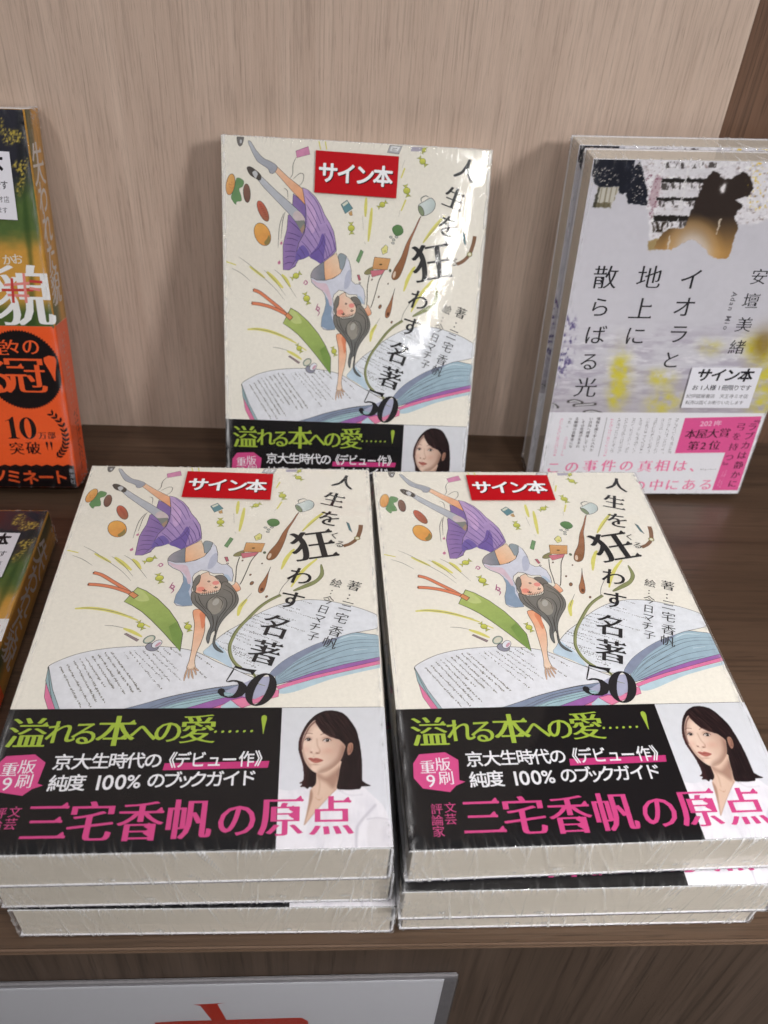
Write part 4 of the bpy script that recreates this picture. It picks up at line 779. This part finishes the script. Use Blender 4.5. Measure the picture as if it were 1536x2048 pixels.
# ------------------------------------------------------------------ painted covers of the other two titles
def white_cover():
    P = Paint('M', .2, WW_-.2, 54.5, HW_-.2, .42); n = lambda sx, sy, sd=0, o=4: vnoise(P.x/sx+50, P.y/sy+50, sd, o)
    X, Y = (P.x/2.625+1040-1150)*3.979, (P.y/2.625+230-280)*3.979       # crop T coordinates
    P.base((203, 201, 210)); P.mixin(np.clip((.55-n(160, 220, 3))*2, 0, 1)*.25, (186, 184, 194))
    q = Paint.__new__(Paint); q.x, q.y, q.col = X, Y, P.col; q.nu, q.nv, q.uv = P.nu, P.nv, P.uv
    nn = lambda sx, sy, sd=0, o=3: vnoise(X/sx+50, Y/sy+50, sd, o); st = lambda a, k=6: np.clip(a*k, 0, 1)
    X0, Y0 = q.x.copy(), q.y.copy(); q.x = X+26*(nn(24, 24, 91)-.5); q.y = Y+26*(nn(24, 24, 92)-.5)
    blossom = q.poly([(560, 140), (1536, 140), (1700, 500), (1500, 640), (1290, 660), (1250, 560), (900, 690), (760, 700), (620, 860), (590, 600), (560, 420)], 14)
    q.mixin(blossom, (224, 221, 227)); q.mixin(blossom*st(nn(26, 22, 5)-.54, 3.5), (186, 180, 188)); q.mixin(blossom*st(nn(30, 26, 9)-.66, 4), (132, 112, 108)); q.mixin(blossom*st(nn(24, 24, 12)-.56, 4), (240, 238, 242))
    q.mixin(st(nn(15, 13, 15)-.60)*q.poly([(560, 280), (700, 280), (680, 560), (600, 600)], 14), (132, 84, 104)); q.mixin(q.poly([(630, 310), (690, 300), (655, 520), (600, 500)], 10)*.45, (150, 106, 118))
    for a, b, y0, y1 in ((690, 1060, 296, 334), (655, 990, 446, 478), (630, 960, 590, 640)):
        q.mixin(q.poly([(a, y0), (b, y0+4), (b, y1), (a, y1-3)], 4, False), (40, 37, 36))
    for y0, a, b in ((168, 720, 1140), (334, 690, 1000), (478, 655, 960), (640, 620, 900)):
        q.mixin(q.poly([(a, y0), (b, y0), (b, y0+48), (a, y0+50)], 5, False)*st(nn(20, 60, y0)-.5, 8)*.85, (62, 56, 54))
        q.mixin(q.poly([(a, y0+56), (b-20, y0+54), (b-20, y0+106), (a, y0+108)], 6, False)*.7, (214, 212, 218))
    for a, b in (((915, 150), (850, 540)), ((880, 300), (820, 660)), ((1165, 165), (1140, 240))): q.mixin(q.strokem([a, ((a[0]+b[0])/2, (a[1]+b[1])/2), b], 3, 4), (226, 224, 226))
    q.mixin(q.poly([(620, 640), (740, 640), (715, 730), (620, 725)], 6, False)*st(nn(18, 40, 31)-.45, 5), (52, 42, 34))
    q.mixin(q.poly([(600, 790), (720, 780), (700, 850), (640, 868), (590, 866)], 6)*.8, (150, 124, 70))
    dk = q.poly([(148, 132), (478, 142), (474, 212), (520, 150), (560, 320), (580, 400), (572, 512), (415, 492), (415, 412), (352, 415), (345, 362), (200, 368), (150, 330), (135, 240)], 5, False)
    q.mixin(dk, (34, 36, 46)); q.mixin(dk*np.clip((nn(60, 70, 41)-.5)*2, 0, 1)*.5, (62, 66, 82)); q.mixin(dk*st(nn(11, 12, 44)-.66)*q.poly([(440, 200), (600, 150), (600, 520), (470, 500)], 30), (206, 198, 196))
    q.mixin(st(nn(12, 12, 47)-.62)*q.poly([(125, 210), (310, 230), (340, 330), (180, 370), (110, 340)], 18), (214, 206, 200))
    q.mixin(q.poly([(180, 365), (352, 365), (290, 526), (148, 528)], 5, False), (196, 192, 182)); q.mixin(q.poly([(180, 365), (352, 365), (290, 526), (148, 528)], 5, False)*st(np.sin(X*.16+Y*.03)-.4, 3)*.7, (128, 118, 98)); q.mixin(q.poly([(150, 488), (292, 490), (288, 528), (148, 530)], 6, False)*.8, (92, 84, 62)); q.mixin(q.poly([(185, 365), (205, 365), (165, 528), (135, 528)], 6, False)*.8, (50, 48, 40))
    sil = q.poly([(1110, 240), (1150, 256), (1170, 292), (1240, 302), (1300, 268), (1360, 250), (1412, 310), (1422, 382), (1380, 442), (1285, 470), (1342, 512), (1282, 590), (1302, 680), (1272, 780), (1226, 925), (1100, 925), (1050, 860), (960, 790), (880, 800), (770, 858), (640, 852), (740, 702), (872, 690), (912, 590), (952, 520), (1000, 385), (1060, 290)], 5)
    t = np.clip((Y-590)/290, 0, 1); base = np.array([54, 45, 42.])*(1-t[:, None])+np.array([176, 136, 84.])*t[:, None]
    q.col[:] = q.col*(1-sil[:, None])+base*sil[:, None]; gl = np.clip(1.45-np.hypot((X-940)/150, (Y-900)/190)**1.0*.95, 0, 1)*sil; q.mixin(gl, (216, 204, 196))
    gl2 = np.clip(1.2-np.abs(np.hypot((X-950)/190, (Y-900)/240)-1.0)*3, 0, 1)*sil; q.mixin(gl2*.4, (206, 160, 96))
    for a, b in (((1165, 620), (1130, 738)), ((762, 752), (742, 850))): q.mixin(q.strokem([a, ((a[0]+b[0])/2, (a[1]+b[1])/2+3), b], 6, 5), (206, 192, 176))
    q.mixin(q.blob(1186, 372, 18, 34, 20, 2), (232, 228, 230))
    q.mixin(st(nn(20, 22, 61)-.6)*q.poly([(1430, 150), (1700, 150), (1700, 480), (1400, 520)], 30)*.9, (226, 190, 40))
    P.col = q.col
    low = np.clip((P.y-1060)/140, 0, 1)
    P.mixin(low*np.clip((n(110, 22, 71)-.44)*4, 0, 1)*.7, (168, 160, 178)); P.mixin(low*np.clip((n(60, 14, 73)-.56)*5, 0, 1)*.7, (226, 224, 230)); P.mixin(np.clip((P.y-1330)/200, 0, 1)*.5, (166, 158, 168))
    P.mixin(P.poly([(170, 1040), (290, 1060), (260, 1340), (170, 1340)], 20)*np.clip((n(14, 16, 77)-.48)*6, 0, 1), (92, 82, 128))
    for a in ((528, 1375, 52, 130, 4, 1.6), (500, 1470, 30, 60, 0, 1.2), (742, 1372, 70, 40, 0, 1.2), (760, 1505, 80, 60, -20, 1.6), (1300, 1430, 90, 140, 0, 2.), (1260, 1220, 80, 60, 20, 1.4), (1010, 1210, 60, 40, 0, .7)): P.mixin(P.blob(*a)*np.clip((n(44, 34, 81)-.2)*1.9, 0, 1), (208, 196, 72))
    P.mixin(P.blob(1285, 1190, 60, 90, 20, 1.2)*.6, (116, 86, 30))
    for a, b in (((285, 1520), (400, 1512)), ((340, 1555), (430, 1560)), ((150, 1520), (200, 1530)), ((255, 1500), (330, 1505))): P.mixin(P.strokem([a, ((a[0]+b[0])/2, a[1]-5), b], 7, 6), (70, 66, 66)); P.mixin(P.strokem([(a[0]+10, a[1]), ((a[0]+b[0])/2, a[1]-4), (b[0]-10, b[1])], 3, 4), (222, 220, 226))
    return P
def store_label():
    P = Print(.06); K = (30, 29, 34)
    for k, ch in enumerate('サイン本'): P.char(ch, np.array([7.6+k*7.5, 20.2]), 8.2, 'heavy', K, 0, .12)
    P.z += .012
    P.textline('お1人様1冊限りです', 4.6, 12.6, 3.5, 'bold', (60, 58, 66), 3.2); P.textline('紀伊國屋書店', 2.4, 7.4, 2.7, 'sans', (70, 68, 76), 2.6); P.textline('天王寺ミオ店', 20.6, 7.4, 2.7, 'sans', (70, 68, 76), 2.6); P.textline('転売は固くお断りいたします', 2.8, 3.4, 2.6, 'sans', (70, 68, 76), 2.45)
    return P
def white_title():
    P = Print(.06); K = (54, 53, 58)
    K = (38, 37, 42)
    P.run('M', [('散', 450, 845), ('ら', 422, 1002, 11.5), ('ば', 398, 1148, 11.5), ('る', 366, 1288, 11.5), ('光', 348, 1425)], 12.8, 'min', K)
    P.run('M', [('地', 684, 845), ('上', 642, 1010), ('に', 610, 1152, 11.5), ('イ', 905, 855, 12), ('オ', 870, 1000, 12), ('ラ', 838, 1142, 11.5), ('と', 800, 1278, 11)], 12.8, 'min', K)
    P.run('M', [('安', 1262, 842), ('壇', 1220, 968), ('美', 1184, 1092), ('緒', 1148, 1210)], 8.8, 'min', K)
    P.run('M', [(c, 1134-i*6.4, 935+i*25) for i, c in enumerate('Adan Mio') if c != ' '], 3.9, 'minb', (96, 94, 102), -96)
    return P
def white_band():
    P = Print(.03); K = (66, 58, 62); Pk = (222, 88, 150); r = random.Random(9)
    P.fill('N', [(1033, 163), (1510, 150), (1362, 608), (1202, 610), (1283, 376), (970, 382)], Pk, smooth=False)
    P.run('N', [('2', 1140, 197, 4.4), ('0', 1165, 196, 4.4), ('2', 1190, 195, 4.4), ('1', 1215, 194, 4.4), ('年', 1243, 193, 3.6)], 4, 'bold', (250, 190, 215))
    P.run('N', [('本', 1070, 262), ('屋', 1138, 260), ('大', 1208, 257), ('賞', 1280, 254), ('第', 1085, 335), ('2', 1148, 333), ('位', 1217, 331)], 6.6, 'minb', (70, 24, 44))
    P.run('N', [('ラ', 1452, 215), ('ブ', 1430, 272), ('カ', 1410, 330), ('は', 1388, 392), ('静', 1368, 452), ('か', 1348, 512), ('に', 1330, 568)], 5.6, 'minb', (96, 30, 62)); P.run('N', [('『', 1478, 172)], 5, 'minb', (96, 30, 62), -90)
    P.run('N', [('弓', 1380, 215), ('を', 1355, 275), ('持', 1335, 340), ('つ', 1310, 405)], 5.4, 'minb', (110, 34, 70)); P.run('N', [('』', 1288, 455)], 5, 'minb', (96, 30, 62), -90)
    for a, b in (((1295, 480), (1250, 595)), ((1275, 490), (1235, 590))): P.scribble('N', a, b, (246, 170, 205), r, .9, .9)
    P.run('N', [('こ', 208, 478), ('の', 325, 472), ('事', 440, 465), ('件', 556, 463), ('の', 668, 462), ('真', 785, 465), ('相', 893, 460), ('は', 1003, 460), ('、', 1110, 462)], 8.6, 'minb', (232, 128, 168))
    P.run('N', [('の', 745, 585), ('中', 855, 580), ('に', 955, 578), ('あ', 1060, 577), ('る', 1165, 575)], 8.6, 'minb', (232, 128, 168))
    def column(x, txt, col, y0=172, st='bold'):
        for k, ch in enumerate(txt): P.run('N', [(ch, x-k*4.9, y0+k*21.5)], 2.15, st, col)
    for x, t_ in ((492, '情報を操り手に入れた'), (446, 'い方向へ誘導していく'), (402, '、その危険が生まれ'), (356, 'る瞬間の目撃者にな'), (314, 'った。')): column(x, t_, K)
    for x in (985, 940, 897, 852, 806, 762, 716, 670, 625):
        for dx in (-5, 5): P.scribble('N', (x+dx, 165), (x-50+dx, 385), K, r, 1.0, 1.1)
    for x, y0 in ((290, 285), (262, 172), (578, 172)):
        for dx in (-5, 5): P.scribble('N', (x+dx, y0), (x-48*(405-y0)/233+dx, 405), (226, 100, 150), r, 1.0, 1.1)
    P.line('N', [(545, 162), (492, 405)], .3, (120, 116, 122), taper=False); P.scribble('N', (1125, 482), (1232, 478), (80, 76, 84), r, 1.3, 1.3)
    return P
M_LIGHTBAND = paper('white_band_paper', (226, 225, 232), .5, .02)
def lshell(name, W_, H_, t, th, y0, y1, out, mats, fold=0): return cshell(name, W_, t, th, 1.4, y0, y1, out, mats, fold)
WT = 17.4
def build_white():
    root = empty('paperback_book'); z = WT*MM
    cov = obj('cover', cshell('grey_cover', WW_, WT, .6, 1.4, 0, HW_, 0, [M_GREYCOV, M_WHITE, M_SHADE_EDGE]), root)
    o = obj('cover_photo', white_cover().mesh('cover_photo', M_INK), cov); o.location.z = z
    o = obj('title_lettering', white_title().mesh('white_book_title', M_INK), cov); o.location.z = z
    obj('page_block', box('page_block_b', (.7, .6, .6), (WW_-1, HW_-.6, WT-.6), [M_PAGES], .15), root)
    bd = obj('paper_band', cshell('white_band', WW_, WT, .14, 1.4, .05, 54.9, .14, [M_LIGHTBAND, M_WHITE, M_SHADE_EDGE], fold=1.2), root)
    o = obj('band_lettering', white_band().mesh('white_band_lettering', M_INK), bd); o.location.z = (WT+.14)*MM
    lb = obj('price_label', box('store_label', (0, 0, 0), (37.5, 24.5, .05), [M_LABEL]), root)
    c = mp('M', [(845, 1530)])[0]; lb.location = (c[0]*MM+.0005, c[1]*MM+.0006, (WT+.95)*MM); lb.name = 'store_label'; obj('label_lettering', store_label().mesh('label_lettering', M_INK), lb)
    obj('shrink_wrap', film('shrink_wrap_b', WW_, HW_, WT, 44, ncre=60, corner=1.1, amp=1.6, nx=220), root)
    return root
WTP = 18.72
wb = build_white(); pm = pose_stand(121.43, 377.53, -.0031, .0456, .0305, WT, (18.72-WT)*math.sin(.0456))
wb.matrix_world = pm; tag(wb, 'grey paperback with cherry-blossom photo and white band, the front one of two leaning', 'book', 'grey paperbacks leaning at the right')
w2 = copy_tree(wb); w2.matrix_world = pm @ Matrix.Translation((-.0023, .0008, -.0190)); tag(w2, 'second grey paperback standing right behind the front one, only its left edge showing', 'book', 'grey paperbacks leaning at the right')
# ---- dark green and gold novel
def dark_cover():
    P = Paint('O', 60, 127.6, 88.0, DH-.2, .55); n = lambda sx, sy, sd=0, o=4: vnoise(P.x/sx+80, P.y/sy+80, sd, o); st = lambda a, k=6: np.clip(a*k, 0, 1)
    P.base((46, 46, 56)); P.mixin(st(n(60, 160, 2)-.5, 3)*.5, (28, 27, 32)); P.mixin(P.blob(-150, 150, 60, 100)*.6, (96, 40, 34))
    P.mixin(P.poly([(100, 40), (150, 60), (180, 600), (120, 620), (90, 300)], 20)*.5*(P.y < 520), (22, 24, 24))
    g = np.clip((P.y-420-60*(n(60, 60, 4)-.5)+(P.x-60)*.6)/140, 0, 1); P.mixin(g, (84, 106, 58)); P.mixin(g*st(n(16, 18, 6)-.5, 2)*.5, (110, 128, 66))
    gd = np.clip((P.y-680-60*(n(80, 40, 8)-.5))/110, 0, 1)*np.clip((1130-P.y+P.x*.1)/60, 0, 1); P.mixin(gd, (205, 154, 72)); P.mixin(gd*st(n(18, 22, 9)-.55, 3)*.3, (170, 130, 54))
    P.mixin(np.clip((P.y-1030)/70, 0, 1), (78, 98, 50)); P.mixin(P.poly([(120, 470), (150, 640), (170, 900), (180, 1180), (130, 1180), (150, 900), (120, 650)], 12)*.55, (46, 72, 36))
    sp = P.poly([(20, 170), (120, 190), (130, 220), (60, 250), (20, 240)], 12)+P.poly([(60, 350), (140, 320), (130, 400), (110, 500), (80, 500), (90, 400)], 12)+P.poly([(-40, 110), (10, 110), (10, 180), (-30, 200)], 12)+P.poly([(-230, 160), (-120, 180), (-180, 260)], 12)+P.poly([(-420, 120), (-300, 140), (-340, 230)], 12)
    P.mixin(np.clip(sp, 0, 1)*st(n(9, 9, 12)-.50, 6), (178, 158, 70)); P.mixin(np.clip(sp, 0, 1)*st(n(8, 8, 14)-.60, 6), (220, 196, 96))
    P.mixin(np.clip((P.x-(132+(P.y-70)*.098))/14, 0, 1)*np.clip((P.y-430)/200, 0, 1)*np.clip((1020-P.y)/60, 0, 1)*.8, (206, 150, 62))
    return P
def dark_spine():
    P = Paint('o', .4, DT-.4, 88.0, DH-.2, .6); u = P.uv[:, 0]; h = P.uv[:, 1]; n = lambda a, b, sd: vnoise(u/a+5, h/b+5, sd, 4)
    P.base((196, 142, 58)); P.mixin(np.clip((h-150)/25, 0, 1)*np.clip((9+8*(n(6, 14, 3)-.5)-u)/6+.4, 0, 1), (56, 70, 32)); P.mixin(np.clip((n(5, 18, 5)-.5)*3, 0, 1)*.35, (150, 104, 40))
    P.mixin(np.clip((104-h)/7, 0, 1)*np.clip((14-u)/8, 0, 1), (70, 88, 46)); P.mixin(np.clip((u-17)/4, 0, 1)*.35, (120, 90, 44)); P.mixin(np.clip((n(3, 3, 8)-.66)*6, 0, 1)*.4, (80, 80, 30))
    return P
def dark_title():
    P = Print(.07); Wh = (236, 236, 240)
    c = mp('O', [(115, 1015)])[0]; P.char('貌', c, 33, 'minb', Wh, 0, 0, .92); P.z += .02
    for k, q in enumerate([[(20, 960), (150, 950)], [(10, 985), (170, 985)], [(40, 1010), (150, 1015)], [(60, 925), (70, 1050)], [(120, 900), (135, 1050)], [(150, 940), (215, 945)], [(150, 975), (205, 985)]]): P.line('O', q, 1.3, (196, 70, 66) if k % 2 else (226, 140, 134), taper=False)
    P.run('O', [('か', 40, 832), ('お', 88, 828)], 5.4, 'minb', (224, 218, 206))
    return P
def dark_band():
    P = Print(.03); P.clip = (np.array([0, .1]), np.array([127.5, DB-.4])); K = (26, 20, 22); O_ = (236, 96, 50)
    c = mp('p', [(262, 570)])[0]; R1, R2, n = 21.6, 20.7, 84
    # starburst seal
    rim = []; 
    for k in range(n):
        a = 2*math.pi*k/n
        for rr, da in ((R1, 0), (R2, math.pi/n)): rim.append((c[0]+rr*math.cos(a+da)*.93, c[1]+rr*math.sin(a+da)*.98))
    P.fill(None, rim, K, smooth=False)
    P.run('p', [('の', 352, 300, 9.6), ('々', 150, 300, 8.6), ('堂', 0, 310, 9)], 9, 'minb', O_)
    P.run('p', [('冠', 290, 625), ('る', -60, 640)], 21.5, 'minb', O_); P.run('p', [('\uE0A1', 612, 612)], 21.0, 'minb', O_, 6, 0, 1.9)
    P.run('p', [('\uE001', 150, 1222, 16.5), ('\uE000', 320, 1225, 16)], 16, 'minb', K); P.run('p', [('万', 487, 1312), ('部', 590, 1310)], 4.4, 'minb', K)
    P.run('p', [('突', 195, 1460), ('破', 385, 1455)], 7.8, 'minb', K); P.run('p', [('\uE0A1', 545, 1455), ('\uE0A1', 595, 1455)], 8, 'minb', K)
    st = mp('p', [(590, 1065), (690, 1160), (745, 1300), (745, 1420), (700, 1510), (640, 1570)]); S_ = spline(st, False, 5); P.line(None, S_, .3, K, smooth=False)
    for k in range(1, len(S_)-1, 2):
        d = S_[k+1]-S_[k-1]; d /= np.hypot(*d); m = np.array([-d[1], d[0]])
        for sd in (1, -1):
            b = S_[k]; tip = b-d*2.3+m*sd*1.9; mid = b-d*.7+m*sd*1.5; mid2 = b-d*1.5+m*sd*.5; P.fill(None, [b, mid, tip, mid2], K)
    w = [(-900+k*60, 1650+(10 if k % 2 else -10)) for k in range(30)]; P.fill('p', [q for q in w if q[0] < 870]+[(872, 1650), (905, 1895), (905, 1935), (-900, 1935)], K, smooth=False)
    P.z += .003
    P.run('p', [('ノ', 10, 1775), ('ミ', 165, 1780), ('ネ', 352, 1788), ('ー', 530, 1785), ('ト', 690, 1785)], 9.0, 'heavy', O_)
    P.run('p', [('新', 820, 1715), ('潮', 828, 1775), ('社', 838, 1835)], 2.9, 'sans', (196, 196, 204))
    return P
def spine_print():
    P = Print(.05); c = (206, 200, 198)
    for ch, y, e in (('失', 345, 21), ('わ', 520, 17), ('れ', 680, 17), ('た', 838, 17), ('貌', 1010, 19)):
        v = mp('o', [(250, y)])[0][1]; P.char(ch, np.array([DT/2-1.0, v]), e, 'bold' if ch in 'われた' else 'minb', c, 0, .05, .92)
    return P
def spine_band_print():
    P = Print(.05); r = random.Random(3)
    for x in (8, 12): P.scribble(None, (x+1, 84), (x+1, 44), (200, 150, 140), r, 3.4, 3)
    for x in (12, 16): P.scribble(None, (x, 40), (x, 6), (60, 26, 22), r, 4.4, 2.6)
    return P
def to_spine(V): return np.c_[DT_X+V[:, 2], V[:, 1], DTH-V[:, 0]]
DW = 128.; DTH = DT-1.2; DT_X = DW
def build_dark():
    root = empty('paperback_book'); z = DTH*MM; sc = DTH/DT
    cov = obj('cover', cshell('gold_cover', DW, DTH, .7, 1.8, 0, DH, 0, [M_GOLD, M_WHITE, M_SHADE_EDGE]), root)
    o = obj('cover_illustration', dark_cover().mesh('dark_cover_art', M_INK), cov); o.location.z = z
    def fs(V): return np.c_[DW+V[:, 2], V[:, 1], 1.2+(1-V[:, 0]/DT)*(DTH-2.4)]
    obj('spine_illustration', dark_spine().mesh('dark_spine_art', M_INK, .03, fs), cov)
    o = obj('title_lettering', dark_title().mesh('dark_title', M_INK), cov); o.location.z = z
    obj('spine_lettering', spine_print().mesh('dark_spine_title', M_INK, fs), cov)
    obj('page_block', box('page_block_c', (.9, .7, .7), (DW-1.2, DH-.7, DTH-.7), [M_PAGES], .15), root)
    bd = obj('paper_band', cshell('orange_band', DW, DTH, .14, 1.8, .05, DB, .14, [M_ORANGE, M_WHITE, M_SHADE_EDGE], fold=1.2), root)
    o = obj('band_lettering', dark_band().mesh('dark_band_lettering', M_INK), bd); o.location.z = (DTH+.14)*MM
    o = obj('band_spine_lettering', spine_band_print().mesh('dark_band_spine', M_INK, fs), bd); o.location.x = .14*MM
    c = mp('O', [(92, 618)])[0]; lb = obj('store_label', box('store_label_b', (0, 0, 0), (37.5, 24.5, .05), [M_LABEL]), root)
    lb.location = ((c[0]-37.5)*MM, c[1]*MM, (DTH+.95)*MM); lb.scale = (1, 1.22, 1); lb.rotation_euler = (0, 0, -.03); obj('label_lettering', bpy.data.meshes['label_lettering'], lb)
    obj('shrink_wrap', film('shrink_wrap_c', DW, DH, DTH, 61, ncre=60, corner=1., amp=1.3, nx=220), root)
    return root
db = build_dark(); g3 = 'copies of the dark green and gold novel'
db.matrix_world = pose_stand(-135.89, 368.05, -.0059, .2456, .0206, DTH, .6*math.sin(.2456)+.3) @ Matrix.Translation((-.128, 0, 0))
tag(db, 'dark green and gold book with orange band leaning upright at the left edge', 'book', g3)
d2 = copy_tree(db); a = .0258
d2.matrix_world = Matrix.Translation((-138.67*MM, 329.19*MM, .65*MM)) @ Matrix.Rotation(a, 4, 'Z') @ Matrix.Translation((-DW*MM, -DH*MM, 0))
tag(d2, 'dark green and gold book lying flat on the shelf at the lower left', 'book', g3)
# ------------------------------------------------------------------ furniture
def struct(name, me, parent=None):
    o = obj(name, me, parent); 
    if not parent: o['kind'] = 'structure'
    return o
sh = struct('shelf', box('shelf_top', (-900, 126.9, -.9), (900, 435.4, 0), [M_SHELF]))
struct('shelf_edge_strip', box('shelf_edge_strip', (-900, 126.0, -1.1), (900, 126.85, -.05), [M_EDGE], .12), sh)
struct('shelf_core', box('shelf_core', (-900, 128.6, -24), (900, 435.4, -.95), [M_GAP]), sh)
fa = struct('fascia_board', box('fascia_board', (-900, 126.2, -420), (900, 128.4, -2.9), [M_FASCIA]))
struct('fascia_edge_strip', box('fascia_edge_strip', (-900, 125.9, -2.85), (900, 128.4, -2.2), [M_EDGE], .1), fa)
struct('back_panel', box('back_panel', (-900, 435.5, -20), (191.0, 453, 620), [M_WALL]))
struct('side_panel', box('side_panel', (191.6, 437.0, -20), (900, 455, 620), [M_SIDE]))
# acrylic sign holder on the fascia
M_PLATE = flat('smoke_acrylic_rim', (.20, .19, .20), .25)
def clear_mat():
    n = N('clear_acrylic'); t = n.add('ShaderNodeBsdfTransparent'); t.inputs[0].default_value = (.93, .93, .94, 1); g = n.add('ShaderNodeBsdfGlossy'); g.inputs['Roughness'].default_value = .05
    f = n.add('ShaderNodeFresnel'); thin_ior(n, f, 1.49); mx = n.add('ShaderNodeMixShader'); n.l(f.outputs[0], mx.inputs[0]); n.l(t.outputs[0], mx.inputs[1]); n.l(g.outputs[0], mx.inputs[2]); n.l(mx.outputs[0], n.out.inputs[0]); return n.m
sign = empty('sign_holder', Matrix.Translation((-.06, .126, -.0895)) @ Matrix.Rotation(-.012, 4, 'Y'))
tag(sign, 'clear acrylic sign holder with a white sheet and red print under the shelf edge', 'sign')
obj('backing', box('sign_backing', (-160, -1.4, -70), (113.2, -.1, 65.5), [M_PLATE], .6), sign)
obj('paper_sheet', box('sign_sheet', (-160, -1.75, -70), (108.0, -1.45, 62.5), [paper('sign_sheet_paper', (232, 232, 238), .5, .02)]), sign)
PP = Print(.0); c = (204, 42, 8)
PP.fill(None, [(14.5, 44.3), (17, 42.8), (20.5, 26), (26, 26), (23.5, 44.2), (26.5, 45.4), (20, 44.6)], c, smooth=False); PP.fill(None, [(-2, 27.0), (8, 27.8), (55, 28.4), (57.5, 24.5), (57.5, 21), (-2, 21)], c, smooth=False)
obj('sign_lettering', PP.mesh('sign_lettering', M_INK, lambda V: np.c_[V[:, 0], -1.8-V[:, 2], V[:, 1]]), sign)
obj('front_cover', box('sign_front', (-160, -3.2, -70), (113.2, -2.1, 65.5), [clear_mat()], .5), sign)
